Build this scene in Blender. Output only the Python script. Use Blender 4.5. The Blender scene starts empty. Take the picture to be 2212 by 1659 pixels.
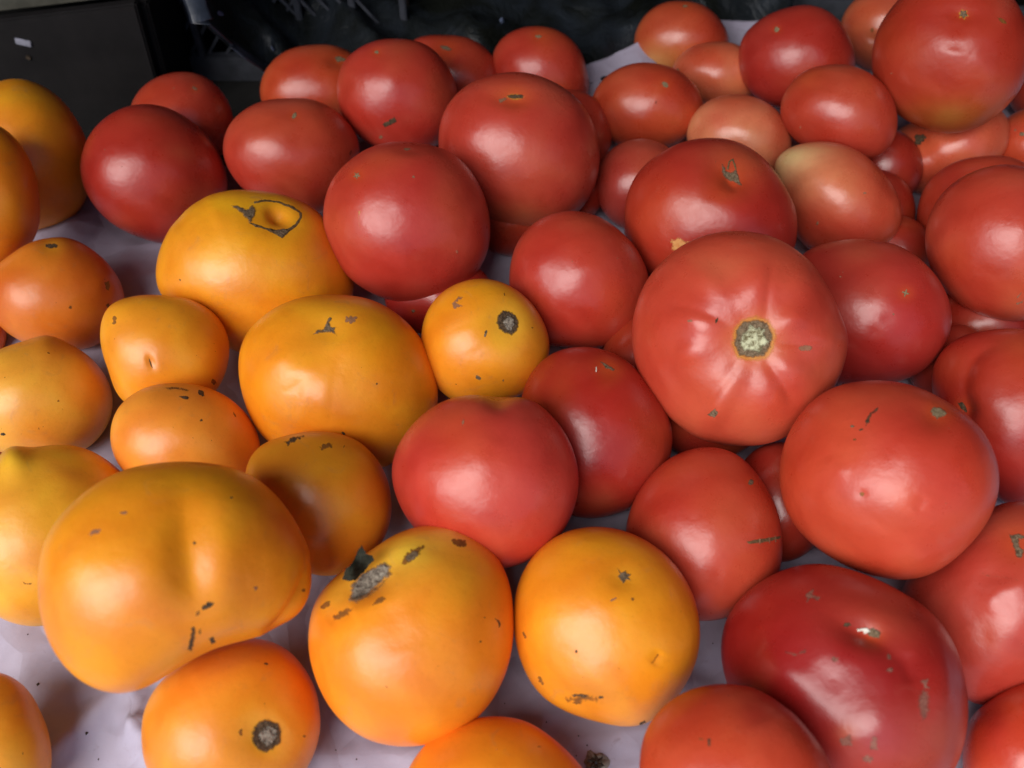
import bpy, bmesh, math, random
import numpy as np
from mathutils import Vector, Matrix
from mathutils.bvhtree import BVHTree
from mathutils.geometry import delaunay_2d_cdt
from mathutils import noise as mnoise

SC = bpy.context.scene
COL = SC.collection
RND = random.Random(7)
R = math.radians

# ------------------------------------------------------------------ camera
F, CX, CY = 1841.0, 1106.0, 829.5          # focal length and centre, in units of a 2212 x 1659 picture
H, PITCH = 0.36, 52.0                      # metres above the paper, degrees below the horizon
cam_d = bpy.data.cameras.new('camera')
cam = bpy.data.objects.new('camera', cam_d)
COL.objects.link(cam)
cam.location = (0, 0, H)
cam.rotation_euler = (R(90 - PITCH), 0, 0)
cam_d.sensor_width = 36.0
cam_d.lens = 36.0 * F / 2212.0
cam_d.clip_start = 0.01
cam_d.clip_end = 200
cam_d.dof.use_dof = True
cam_d.dof.focus_distance = 0.39
cam_d.dof.aperture_fstop = 9.0
SC.camera = cam
CAM = Vector((0, 0, H))
CR = cam.rotation_euler.to_matrix()
CRN = np.array(CR)

# ------------------------------------------------------------------ sky, sun, exposure
SUN_EL, SUN_AZ = 47.0, 41.0                # sun behind the photographer, a little to the left
w = bpy.data.worlds.new('World')
SC.world = w
w.use_nodes = True
nt = w.node_tree
sky = nt.nodes.new('ShaderNodeTexSky')
sky.sky_type = 'NISHITA'
sky.sun_disc = False
sky.sun_elevation = R(SUN_EL)
sky.sun_rotation = R(180 + SUN_AZ)
bg = nt.nodes['Background']
nt.links.new(sky.outputs[0], bg.inputs[0])
bg.inputs[1].default_value = 0.07
sd = bpy.data.lights.new('sun', 'SUN')
sd.energy = 3.1
sd.angle = R(53)
sd.color = (1.0, 0.965, 0.93)
so = bpy.data.objects.new('sun', sd)
COL.objects.link(so)
sv = Vector((-math.sin(R(SUN_AZ)) * math.cos(R(SUN_EL)), -math.cos(R(SUN_AZ)) * math.cos(R(SUN_EL)), math.sin(R(SUN_EL))))
so.rotation_euler = sv.to_track_quat('Z', 'Y').to_euler()
so.location = sv * 3
SC.view_settings.view_transform = 'Standard'
SC.view_settings.look = 'None'
SC.view_settings.exposure = 0.50
SC.view_settings.gamma = 1
SC.cycles.use_denoising = True
SC.cycles.max_bounces = 8


def ray(vx, vy):
    return (CR @ Vector(((vx - CX) / F, -(vy - CY) / F, -1.0))).normalized()


def on_plane_z(vx, vy, z=0.0):
    d = ray(vx, vy)
    return CAM + d * ((z - H) / d.z)


def on_plane_y(vx, vy, y):
    d = ray(vx, vy)
    return CAM + d * (y / d.y)


# ------------------------------------------------------------------ materials
def new_mat(name):
    m = bpy.data.materials.new(name)
    m.use_nodes = True
    return m, m.node_tree, m.node_tree.nodes['Principled BSDF']


def noise_node(t, scale, detail=3, rough=0.55, coord='Object', dist=0.0):
    tc = t.nodes.new('ShaderNodeTexCoord')
    n = t.nodes.new('ShaderNodeTexNoise')
    n.inputs['Scale'].default_value = scale
    n.inputs['Detail'].default_value = detail
    n.inputs['Roughness'].default_value = rough
    n.inputs['Distortion'].default_value = dist
    t.links.new(tc.outputs[coord], n.inputs['Vector'])
    return n


def ramp(t, src, stops):
    r = t.nodes.new('ShaderNodeValToRGB')
    cr = r.color_ramp
    while len(cr.elements) < len(stops):
        cr.elements.new(0.5)
    for e, (p, c) in zip(cr.elements, stops):
        e.position = p
        e.color = (*c, 1) if len(c) == 3 else c
    t.links.new(src, r.inputs[0])
    return r


def skin_material(name, orange):
    m, t, b = new_mat(name)
    L = t.links
    at = t.nodes.new('ShaderNodeAttribute')
    at.attribute_name = 'tint'
    oi = t.nodes.new('ShaderNodeObjectInfo')
    # broad ripening mottles
    n1 = noise_node(t, 26, 3, 0.5, dist=0.4)
    mm = t.nodes.new('ShaderNodeMix'); mm.data_type = 'RGBA'; mm.blend_type = 'MULTIPLY'
    r1 = ramp(t, n1.outputs['Fac'], [(0.32, (0.86, 0.70, 0.68)), (0.50, (1, 1, 1)), (0.68, (1.06, 1.35, 1.25))])
    mm.inputs[0].default_value = 0.75 if orange else 1.0
    L.new(at.outputs['Color'], mm.inputs[6]); L.new(r1.outputs[0], mm.inputs[7])
    # fine pores and dull freckles
    n2 = noise_node(t, 520, 4, 0.7)
    r2 = ramp(t, n2.outputs['Fac'], [(0.28, (0.80, 0.78, 0.76)), (0.46, (1, 1, 1)), (1, (1.03, 1.03, 1.03))])
    m2 = t.nodes.new('ShaderNodeMix'); m2.data_type = 'RGBA'; m2.blend_type = 'MULTIPLY'
    m2.inputs[0].default_value = 0.35
    L.new(mm.outputs[2], m2.inputs[6]); L.new(r2.outputs[0], m2.inputs[7])
    # dusty, scuffed patches
    n3 = noise_node(t, 75, 8, 0.72, dist=1.2)
    r3 = ramp(t, n3.outputs['Fac'], [(0.57, (0, 0, 0)), (0.72, (1, 1, 1))])
    sc = t.nodes.new('ShaderNodeMath'); sc.operation = 'MULTIPLY'; sc.inputs[1].default_value = 0.30 if orange else 0.10
    L.new(r3.outputs[0], sc.inputs[0])
    m3 = t.nodes.new('ShaderNodeMix'); m3.data_type = 'RGBA'
    m3.inputs[7].default_value = (0.42, 0.20, 0.10, 1) if orange else (0.50, 0.20, 0.14, 1)
    L.new(sc.outputs[0], m3.inputs[0]); L.new(m2.outputs[2], m3.inputs[6])
    # hair-fine scuffs and freckles
    tc = t.nodes.new('ShaderNodeTexCoord'); mp = t.nodes.new('ShaderNodeMapping')
    mp.inputs['Scale'].default_value = (1.0, 3.6, 1.6); mp.inputs['Rotation'].default_value = (0.4, 0.9, 0.6)
    L.new(tc.outputs['Object'], mp.inputs['Vector'])
    n7 = t.nodes.new('ShaderNodeTexNoise'); n7.inputs['Scale'].default_value = 190; n7.inputs['Detail'].default_value = 5; n7.inputs['Roughness'].default_value = 0.8; n7.inputs['Distortion'].default_value = 2.0
    L.new(mp.outputs[0], n7.inputs['Vector'])
    r7 = ramp(t, n7.outputs['Fac'], [(0.63, (0, 0, 0)), (0.70, (1, 1, 1))])
    nm = noise_node(t, 45, 2, 0.5)
    rm_ = ramp(t, nm.outputs['Fac'], [(0.50, (0, 0, 0)), (0.62, (1, 1, 1))])
    q1 = t.nodes.new('ShaderNodeMath'); q1.operation = 'MULTIPLY'; L.new(r7.outputs[0], q1.inputs[0]); L.new(rm_.outputs[0], q1.inputs[1])
    q2 = t.nodes.new('ShaderNodeMath'); q2.operation = 'MULTIPLY'; q2.inputs[1].default_value = 0.55 if orange else 0.35; L.new(q1.outputs[0], q2.inputs[0])
    m4 = t.nodes.new('ShaderNodeMix'); m4.data_type = 'RGBA'
    m4.inputs[7].default_value = (0.36, 0.15, 0.06, 1) if orange else (0.40, 0.13, 0.09, 1)
    L.new(q2.outputs[0], m4.inputs[0]); L.new(m3.outputs[2], m4.inputs[6])
    L.new(m4.outputs[2], b.inputs['Base Color'])
    # gloss
    rr = t.nodes.new('ShaderNodeMapRange')
    rr.inputs['To Min'].default_value = 0.28 if orange else 0.23
    rr.inputs['To Max'].default_value = 0.42 if orange else 0.40
    rr.inputs['From Min'].default_value = 0.3; rr.inputs['From Max'].default_value = 0.7
    n4 = noise_node(t, 60, 6, 0.65)
    L.new(n4.outputs['Fac'], rr.inputs['Value']); L.new(rr.outputs[0], b.inputs['Roughness'])
    b.inputs['Specular IOR Level'].default_value = 0.60
    b.inputs['Subsurface Weight'].default_value = 0.08
    b.inputs['Subsurface Scale'].default_value = 0.004
    b.inputs['Subsurface Radius'].default_value = (1.0, 0.35, 0.12) if orange else (1.0, 0.16, 0.10)
    # relief: slow undulation plus pores
    n5 = noise_node(t, 110, 3, 0.5)
    b1 = t.nodes.new('ShaderNodeBump'); b1.inputs['Strength'].default_value = 0.16; b1.inputs['Distance'].default_value = 0.0022
    L.new(n5.outputs['Fac'], b1.inputs['Height'])
    n6 = noise_node(t, 1500, 2, 0.6)
    b2 = t.nodes.new('ShaderNodeBump'); b2.inputs['Strength'].default_value = 0.10; b2.inputs['Distance'].default_value = 0.0003
    L.new(n6.outputs['Fac'], b2.inputs['Height']); L.new(b1.outputs[0], b2.inputs['Normal'])
    L.new(b2.outputs[0], b.inputs['Normal'])
    return m


def rough_mat(name, c0, c1, scale=300, rough=0.9, bump=0.6, dist=0.0006, lo=0.35, hi=0.65, spec=0.3, soft=None, amax=1.0):
    m, t, b = new_mat(name)
    n = noise_node(t, scale, 6, 0.7, dist=0.5)
    r = ramp(t, n.outputs['Fac'], [(lo, c0), (hi, c1)])
    t.links.new(r.outputs[0], b.inputs['Base Color'])
    b.inputs['Roughness'].default_value = rough
    b.inputs['Specular IOR Level'].default_value = spec
    bp = t.nodes.new('ShaderNodeBump'); bp.inputs['Strength'].default_value = bump; bp.inputs['Distance'].default_value = dist
    t.links.new(n.outputs['Fac'], bp.inputs['Height']); t.links.new(bp.outputs[0], b.inputs['Normal'])
    if soft:
        at = t.nodes.new('ShaderNodeAttribute'); at.attribute_name = 'fade'
        k1 = t.nodes.new('ShaderNodeMath'); k1.operation = 'MULTIPLY'; k1.inputs[1].default_value = soft
        nn = noise_node(t, scale * 1.3, 5, 0.75, dist=1.0)
        k2 = t.nodes.new('ShaderNodeMath'); k2.operation = 'MULTIPLY_ADD'; k2.inputs[1].default_value = 2.2; k2.inputs[2].default_value = -1.1 - 0.15
        k3 = t.nodes.new('ShaderNodeMath'); k3.operation = 'ADD'; k3.use_clamp = True
        k4 = t.nodes.new('ShaderNodeMath'); k4.operation = 'MULTIPLY'; k4.inputs[1].default_value = amax
        t.links.new(at.outputs['Fac'], k1.inputs[0]); t.links.new(nn.outputs['Fac'], k2.inputs[0])
        t.links.new(k1.outputs[0], k3.inputs[0]); t.links.new(k2.outputs[0], k3.inputs[1])
        t.links.new(k3.outputs[0], k4.inputs[0]); t.links.new(k4.outputs[0], b.inputs['Alpha'])
    return m


M = {}
M['red'] = skin_material('red_tomato_skin', False)
M['orange'] = skin_material('orange_tomato_skin', True)
M['cork'] = rough_mat('grey_cork', (0.075, 0.045, 0.022), (0.30, 0.21, 0.125), 900, 0.9, 0.9, 0.0008, soft=2.6)
M['darkcork'] = rough_mat('dark_cork', (0.030, 0.018, 0.010), (0.17, 0.105, 0.055), 900, 0.9, 0.9, 0.0008, soft=2.4)
M['scarline'] = rough_mat('dark_scar_line', (0.07, 0.04, 0.02), (0.22, 0.13, 0.05), 900, 0.9, 0.6)
M['greygreen'] = rough_mat('grey_green_cork', (0.14, 0.09, 0.04), (0.38, 0.28, 0.16), 1000, 0.85, soft=2.2)
M['pale'] = rough_mat('pale_pith', (0.16, 0.13, 0.06), (0.66, 0.66, 0.42), 480, 0.8, 0.9, 0.0008, lo=0.38, hi=0.58, soft=2.0)
M['greypith'] = rough_mat('grey_pith', (0.06, 0.04, 0.028), (0.42, 0.36, 0.28), 520, 0.85, 1.0, 0.0009, lo=0.36, hi=0.62, soft=2.2)
M['bruise'] = rough_mat('brown_bruise', (0.17, 0.065, 0.018), (0.36, 0.15, 0.03), 300, 0.6, 0.3, soft=2.3, amax=0.75)
M['yellowrim'] = rough_mat('yellow_rim', (0.66, 0.24, 0.03), (0.76, 0.36, 0.05), 400, 0.5, 0.2, soft=2.4, amax=0.6)
M['peach'] = rough_mat('peach_rub', (0.72, 0.28, 0.08), (0.80, 0.42, 0.14), 500, 0.5, 0.2, soft=1.8, amax=0.9)
M['tan'] = rough_mat('tan_scuff', (0.26, 0.13, 0.07), (0.44, 0.23, 0.13), 500, 0.7, 0.3, soft=2.0, amax=0.7)
M['redscuff'] = rough_mat('red_brown_scuff', (0.16, 0.05, 0.035), (0.38, 0.17, 0.12), 420, 0.7, 0.4, soft=1.8, amax=0.65)
M['redspeck'] = rough_mat('pale_red_fleck', (0.50, 0.13, 0.07), (0.66, 0.25, 0.14), 700, 0.6, 0.3, soft=1.5, amax=0.7)
M['white'] = rough_mat('white_flake', (0.6, 0.55, 0.45), (0.85, 0.8, 0.7), 500, 0.7)
M['leaf'] = rough_mat('dry_green_sepal', (0.008, 0.009, 0.005), (0.032, 0.032, 0.018), 500, 0.75)
M['soil'] = rough_mat('dark_soil', (0.03, 0.02, 0.012), (0.10, 0.07, 0.045), 800, 0.9)
M['seam'] = rough_mat('dark_seam', (0.16, 0.03, 0.012), (0.26, 0.055, 0.02), 500, 0.5, 0.2, soft=1.3, amax=0.7)

# ------------------------------------------------------------------ mesh helpers


def mesh_obj(name, verts, faces, mat, parent=None, smooth=True):
    me = bpy.data.meshes.new(name)
    me.from_pydata([tuple(v) for v in verts], [], faces)
    if smooth:
        me.shade_smooth()
    me.materials.append(mat)
    o = bpy.data.objects.new(name, me)
    COL.objects.link(o)
    if parent is not None:
        o.parent = parent
        o.matrix_parent_inverse = Matrix.Identity(4)
        me.transform(parent.matrix_basis.inverted())
    return o


_ico = {}


def ico(n):
    if n not in _ico:
        bm = bmesh.new()
        bmesh.ops.create_icosphere(bm, subdivisions=n, radius=1)
        V = np.array([v.co[:] for v in bm.verts])
        V /= np.linalg.norm(V, axis=1)[:, None]
        Fc = np.array([[v.index for v in f.verts] for f in bm.faces])
        bm.free()
        _ico[n] = (V, Fc)
    return _ico[n]


def outline_stats(P):
    """centroid, mean radius and moment ellipse of a closed polygon (picture units)"""
    x, y = P[:, 0], P[:, 1]
    x1, y1 = np.roll(x, -1), np.roll(y, -1)
    a = x * y1 - x1 * y
    A = a.sum() / 2
    cx = ((x + x1) * a).sum() / (6 * A)
    cy = ((y + y1) * a).sum() / (6 * A)
    return cx, cy, math.sqrt(abs(A) / math.pi)


def polar(P, cx, cy, n=360):
    """smoothed periodic radius R(theta), y up"""
    dx, dy = P[:, 0] - cx, -(P[:, 1] - cy)
    th = np.arctan2(dy, dx)
    rr = np.hypot(dx, dy)
    o = np.argsort(th)
    th, rr = th[o], rr[o]
    T = np.concatenate([th - 2 * math.pi, th, th + 2 * math.pi])
    RR = np.tile(rr, 3)
    # Catmull-Rom style: cubic Hermite with finite-difference slopes
    m = np.zeros_like(RR)
    m[1:-1] = (RR[2:] - RR[:-2]) / (T[2:] - T[:-2])
    g = (np.arange(n) / n) * 2 * math.pi - math.pi
    k = np.searchsorted(T, g) - 1
    h = T[k + 1] - T[k]
    s = (g - T[k]) / h
    out = ((2 * s**3 - 3 * s**2 + 1) * RR[k] + (s**3 - 2 * s**2 + s) * h * m[k]
           + (-2 * s**3 + 3 * s**2) * RR[k + 1] + (s**3 - s**2) * h * m[k + 1])
    f = np.fft.rfft(out)
    fr = np.arange(len(f))
    out = np.fft.irfft(f * np.exp(-(fr / 13.0) ** 2), n)
    # ellipse through second harmonic of 1/R^2
    q = np.fft.rfft(1 / out**2)
    q[3:] = 0; q[1] = 0
    e = 1 / np.sqrt(np.fft.irfft(q, n))
    return out, e


def E(cx, cy, rx, ry, rot=0, n=16):
    c, s = math.cos(R(rot)), math.sin(R(rot))
    return [(cx + rx * math.cos(a) * c - ry * math.sin(a) * s, cy + rx * math.cos(a) * s + ry * math.sin(a) * c)
            for a in [2 * math.pi * i / n for i in range(n)]]


def seg_dist(px, py, pts):
    """distance to a smoothed polyline, and the place along it from 0 to 1"""
    q = [pts[0]]
    for i in range(len(pts) - 1):
        p0, p1, p2, p3 = pts[max(0, i - 1)], pts[i], pts[i + 1], pts[min(len(pts) - 1, i + 2)]
        for s in (0.25, 0.5, 0.75, 1.0):
            q.append(tuple(0.5 * (2 * p1[c] + (p2[c] - p0[c]) * s + (2 * p0[c] - 5 * p1[c] + 4 * p2[c] - p3[c]) * s * s
                                  + (3 * p1[c] - p0[c] - 3 * p2[c] + p3[c]) * s ** 3) for c in (0, 1)))
    best = np.full(px.shape, 1e9); par = np.zeros(px.shape)
    n = len(q) - 1
    for i, ((x0, y0), (x1, y1)) in enumerate(zip(q[:-1], q[1:])):
        dx, dy = x1 - x0, y1 - y0
        t = np.clip(((px - x0) * dx + (py - y0) * dy) / (dx * dx + dy * dy + 1e-9), 0, 1)
        d = np.hypot(px - x0 - t * dx, py - y0 - t * dy)
        m = d < best
        best = np.where(m, d, best); par = np.where(m, (i + t) / n, par)
    return best, par


def gauss(px, py, x, y, rx, ry, rot=0.0):
    c, s = math.cos(R(rot)), math.sin(R(rot))
    u = (px - x) * c + (py - y) * s
    v = -(px - x) * s + (py - y) * c
    return np.exp(-((u / rx) ** 2 + (v / ry) ** 2))


def project(P):
    q = (P - np.array(CAM)) @ CRN          # world -> camera
    return CX + F * q[:, 0] / -q[:, 2], CY - F * q[:, 1] / -q[:, 2]


# ------------------------------------------------------------------ colours (linear, true skin colours)
RED = (0.51, 0.054, 0.030)
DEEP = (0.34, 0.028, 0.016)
WARM = (0.55, 0.074, 0.028)
SALMON = (0.62, 0.135, 0.07)
PALE = (0.68, 0.21, 0.10)
YEL = (0.70, 0.36, 0.12)
ORG = (0.82, 0.29, 0.018)
GOLD = (0.84, 0.34, 0.016)
AMBER = (0.74, 0.20, 0.014)
BURNT = (0.66, 0.15, 0.012)
OCHRE = (0.66, 0.25, 0.014)
LEMON = (0.80, 0.50, 0.05)

HALO = {True: (0.80, 0.36, 0.02), False: (0.58, 0.085, 0.02)}
TOM = []


def T(key, kind, label, outline, color, lift=0.0, res=6, depth=0.9, disp=(), tint=(), marks=(), specks=6, group=None, cat=None):
    TOM.append(dict(key=key, kind=kind, label=label, P=np.array(outline, float), color=color, lift=lift, res=res,
                    depth=depth, disp=disp, tint=tint, marks=marks, specks=specks, group=group, cat=cat))


# displacement: ('d', x, y, rx, ry, rot, amount)  ('g', points, width, amount)  ('r', x, y, n, phase, amount, r0, r1)
# tint: (x, y, rx, ry, rot, colour, strength)
# marks: (name, material, polygon, lift in mm, roughen)
S5 = lambda x, y, r, n=5, q=0.45, ph=0.3, sy=1.0: [(x + (r if i % 2 == 0 else r * q) * math.cos(ph + math.pi * i / n), y + sy * (r if i % 2 == 0 else r * q) * math.sin(ph + math.pi * i / n)) for i in range(2 * n)]
BS = 'blossom_scar'
# ---- listed from the farthest to the nearest
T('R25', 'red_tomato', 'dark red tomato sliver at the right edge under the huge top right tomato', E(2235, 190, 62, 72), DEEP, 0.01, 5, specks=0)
T('R22', 'red_tomato', 'wrinkled salmon tomato half hidden behind the huge top right tomato',
  [(1815, 60), (1835, 12), (1890, -22), (1960, -30), (2000, 20), (1990, 100), (1930, 150), (1870, 150), (1830, 105)], SALMON, 0.02,
  disp=[('d', 1885, 85, 22, 14, 20, .05), ('g', [(1860, 110), (1900, 90), (1915, 20)], 8, .03), ('d', 1855, 60, 18, 30, 10, .03), ('g', [(1900, 120), (1880, 70)], 6, .03)],
  tint=[(1895, 95, 30, 50, 0, PALE, .7)], marks=[('speck', 'bruise', E(1884, 65, 4, 6), .1, 1)])
T('R18', 'red_tomato', 'topmost salmon tomato with yellowish lower left, against the dark crates',
  [(1370, 85), (1385, 45), (1420, 12), (1475, 2), (1525, 15), (1560, 50), (1575, 90), (1560, 140), (1500, 170), (1420, 160), (1378, 125)], WARM, 0.015,
  tint=[(1415, 140, 60, 45, -30, YEL, .85), (1440, 60, 50, 40, 0, SALMON, .5)], marks=[(BS, 'greygreen', E(1480, 13, 6, 3), .1, 1)])
T('R5', 'red_tomato', 'red tomato peeping from behind the round one with a black nick, grey scar on top',
  [(885, 92), (915, 78), (960, 75), (1020, 85), (1055, 110), (1080, 160), (1060, 240), (1000, 270), (920, 240), (885, 160)], RED, 0.0,
  marks=[(BS, 'cork', [(945, 98), (965, 99), (978, 106), (970, 111), (958, 107)], .15, 1)])
T('R3', 'red_tomato', 'rearmost red tomato left of centre, grey scar on its upper right',
  [(561, 205), (572, 155), (610, 115), (675, 98), (740, 103), (790, 135), (815, 190), (800, 250), (740, 290), (650, 290), (590, 260)], WARM, 0.0,
  disp=[('d', 733, 130, 35, 18, 0, .05)], marks=[(BS, 'greygreen', [(722, 123), (736, 121), (750, 130), (738, 133), (728, 134)], .15, 1)])
T('R6', 'red_tomato', 'glossy red tomato at the back beside the folded white paper edge',
  [(1064, 120), (1085, 82), (1140, 58), (1200, 64), (1245, 97), (1268, 150), (1273, 190), (1250, 240), (1180, 260), (1110, 240), (1070, 180)], RED, 0.0,
  marks=[(BS, 'greygreen', E(1163, 79, 8, 4), .1, 1)])
T('R17', 'red_tomato', 'small salmon orange tomato wedged among the back reds below the topmost one',
  [(1450, 150), (1480, 110), (1540, 90), (1600, 100), (1640, 150), (1630, 200), (1580, 225), (1520, 225), (1470, 195)], SALMON, 0.01,
  tint=[(1600, 150, 40, 60, 0, PALE, .5), (1520, 120, 40, 30, 0, WARM, .5)], marks=[(BS, 'cork', E(1464, 153, 4, 6), .15, 1)])
T('R2', 'red_tomato', 'red tomato at the back left behind the dark red one by the dark board',
  [(280, 235), (305, 190), (350, 163), (400, 155), (450, 170), (488, 210), (505, 262), (497, 310), (460, 350), (395, 365), (310, 340), (280, 290)], RED, 0.0,
  tint=[(330, 220, 60, 60, 0, WARM, .6)], marks=[(BS, 'tan', E(421, 191, 7, 4, 40), .1, 1)])
T('R7b', 'red_tomato', 'red tomato mostly hidden behind the right side of the big round back tomato', E(1228, 292, 93, 100), RED, 0.0, 5)
T('R16', 'red_tomato', 'orange red tomato right of the folded white paper edge',
  [(1278, 220), (1300, 175), (1350, 142), (1410, 136), (1470, 155), (1508, 195), (1520, 240), (1490, 290), (1430, 322), (1360, 322), (1318, 300), (1288, 262)], WARM, 0.015,
  tint=[(1350, 180, 40, 35, 0, SALMON, .5)], marks=[(BS, 'greygreen', E(1437, 183, 9, 5, 35), .1, 1), ('speck', 'seam', E(1417, 222, 2, 6, 10), .1, .4)])
T('R19', 'red_tomato', 'pinkish dark red tomato below the black crate, small grey dot near its top',
  [(1595, 130), (1605, 80), (1640, 45), (1700, 17), (1750, 10), (1800, 30), (1832, 75), (1848, 130), (1830, 190), (1780, 230), (1700, 238), (1640, 218), (1605, 180)], (0.450, 0.033, 0.024), 0.03,
  disp=[('g', [(1770, 40), (1750, 180)], 30, .02)], marks=[(BS, 'greygreen', E(1678, 64, 6, 6), .1, .8)])
T('R15', 'red_tomato', 'pale pinkish tomato with a bright sheen in the middle of the back reds',
  [(1487, 270), (1520, 225), (1570, 206), (1630, 210), (1680, 240), (1707, 285), (1705, 340), (1660, 380), (1590, 390), (1520, 350), (1485, 310)], (0.70, 0.22, 0.12), 0.02,
  tint=[(1690, 300, 30, 80, 0, WARM, .6), (1600, 215, 80, 18, 0, WARM, .6)])
T('R23', 'red_tomato', 'shaded crinkled salmon tomato with a dark gap painted on under the huge top right tomato',
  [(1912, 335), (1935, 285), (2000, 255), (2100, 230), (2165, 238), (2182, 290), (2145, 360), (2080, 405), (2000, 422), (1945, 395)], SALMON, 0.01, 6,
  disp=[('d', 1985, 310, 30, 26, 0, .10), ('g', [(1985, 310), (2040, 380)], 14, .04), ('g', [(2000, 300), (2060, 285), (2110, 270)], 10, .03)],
  tint=[(2000, 390, 90, 50, 0, DEEP, .6)], marks=[('stem_scar', 'darkcork', [(1976, 292), (1994, 290), (2002, 298), (1990, 312), (1976, 314)], .3, 2)])  # dark scar patch stands in for the shaded gap here
T('R24', 'red_tomato', 'orange red tomato cut by the right edge with two grey specks',
  [(2135, 320), (2155, 272), (2200, 240), (2260, 230), (2320, 280), (2320, 360), (2260, 400), (2180, 390)], WARM, 0.02,
  marks=[(BS, 'cork', E(2208, 290, 6, 5), .1, 1), ('speck', 'tan', E(2193, 281, 3, 3), .1, .5)])
T('R20', 'red_tomato', 'bright red squarish tomato just left of the huge top right tomato',
  [(1685, 238), (1698, 195), (1735, 155), (1790, 140), (1860, 148), (1910, 185), (1935, 232), (1935, 290), (1905, 333), (1850, 346), (1780, 335), (1715, 300)], RED, 0.045,
  disp=[('g', [(1790, 150), (1780, 200)], 26, .02), ('d', 1790, 330, 50, 25, 0, .03)], tint=[(1750, 170, 30, 20, 0, WARM, .6)])
T('R9', 'red_tomato', 'glossy red tomato between the dark red one and the round one with a black nick',
  [(480, 320), (500, 262), (550, 225), (620, 213), (700, 225), (750, 262), (775, 305), (768, 370), (740, 430), (690, 462), (600, 445), (510, 392)], RED, 0.01,
  tint=[(580, 280, 60, 45, 0, WARM, .5)], marks=[(BS, 'greygreen', E(636, 250, 5, 8, 30), .1, 1), ('speck', 'seam', E(757, 330, 3, 7, 20), .1, .5)])
T('R12b', 'red_tomato', 'dusky brownish red tomato in shade behind the left of the scarred beefsteak', E(1385, 400, 100, 101), (0.420, 0.052, 0.036), 0.005, 5,
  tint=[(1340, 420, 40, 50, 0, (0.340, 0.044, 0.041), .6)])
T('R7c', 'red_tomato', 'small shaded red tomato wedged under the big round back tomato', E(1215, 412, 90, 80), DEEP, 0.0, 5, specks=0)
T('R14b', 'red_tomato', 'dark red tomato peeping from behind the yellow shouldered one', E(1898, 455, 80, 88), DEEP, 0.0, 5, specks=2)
T('R26', 'red_tomato', 'red tomato mostly covered by the large right edge tomato, pale dot on its shoulder',
  [(1981, 470), (2000, 400), (2050, 355), (2120, 338), (2200, 345), (2260, 400), (2260, 500), (2160, 580), (2040, 560), (1990, 525)], RED, 0.01,
  marks=[(BS, 'tan', E(2093, 385, 4, 4), .1, 1)])
T('R4', 'red_tomato', 'round red tomato with a black nick near its bottom, perched at the back',
  [(728, 190), (742, 135), (790, 96), (860, 84), (925, 100), (970, 150), (988, 205), (980, 262), (945, 312), (880, 338), (810, 318), (755, 275)], (0.500, 0.039, 0.026), 0.035,
  disp=[('d', 790, 300, 40, 20, 30, .03)],
  marks=[('nick', 'darkcork', [(826, 268), (842, 258), (853, 250), (857, 262), (846, 270), (832, 276)], .2, 1.2), (BS, 'greygreen', E(814, 113, 5, 4), .1, .8), ('speck', 'tan', E(823, 296, 5, 4), .05, 1)])
T('R1', 'red_tomato', 'dark red tomato at the far left of the reds, seamed down its right side',
  [(174, 372), (192, 295), (250, 240), (333, 225), (400, 252), (455, 300), (488, 365), (488, 425), (455, 478), (370, 525), (290, 508), (212, 455)], (0.440, 0.033, 0.021), 0.0, 6,
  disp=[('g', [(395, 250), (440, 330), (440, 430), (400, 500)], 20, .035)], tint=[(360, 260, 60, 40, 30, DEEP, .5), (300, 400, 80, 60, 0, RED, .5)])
T('R14', 'red_tomato', 'tomato with a yellow cream shoulder on its left, peach and red body',
  [(1670, 360), (1695, 325), (1750, 308), (1820, 312), (1880, 345), (1920, 390), (1946, 440), (1945, 490), (1905, 535), (1820, 550), (1745, 538), (1708, 480), (1690, 415)], (0.560, 0.064, 0.034), 0.02, 6,
  tint=[(1715, 345, 75, 55, 10, (0.84, 0.58, 0.30), .95), (1800, 400, 90, 70, 20, PALE, .75), (1760, 500, 60, 40, 0, RED, .6)],
  disp=[('d', 1700, 385, 28, 20, 30, .03), ('g', [(1700, 400), (1735, 440)], 12, .02)], marks=[('speck', 'tan', E(1766, 482, 3, 5, 20), .1, .5), ('speck', 'tan', E(1868, 417, 4, 3), .1, .5)])
T('R7', 'red_tomato', 'big round red tomato at the back centre, brown scar on top and greenish base',
  [(948, 310), (960, 240), (1000, 190), (1060, 163), (1130, 157), (1200, 180), (1260, 230), (1290, 300), (1293, 370), (1265, 440), (1210, 485), (1130, 500), (1055, 482), (990, 425), (957, 370)], (0.540, 0.058, 0.036), 0.02, 6,
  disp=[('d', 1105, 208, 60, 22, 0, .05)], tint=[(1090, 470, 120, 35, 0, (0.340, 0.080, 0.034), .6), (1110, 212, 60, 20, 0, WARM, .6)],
  marks=[(BS, 'darkcork', [(1096, 206), (1112, 203), (1131, 205), (1130, 212), (1112, 214), (1098, 212)], .2, 1), ('scar_tail', 'tan', [(1076, 214), (1092, 210), (1096, 215), (1084, 222), (1078, 222)], .1, 1), ('rim', 'yellowrim', E(1113, 209, 20, 7), .05, 1)][::-1])
T('R42', 'red_tomato', 'deep red tomato low in the gap right of the yellow shouldered one', E(1935, 545, 85, 80), DEEP, 0.0, 5, specks=0)
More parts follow.
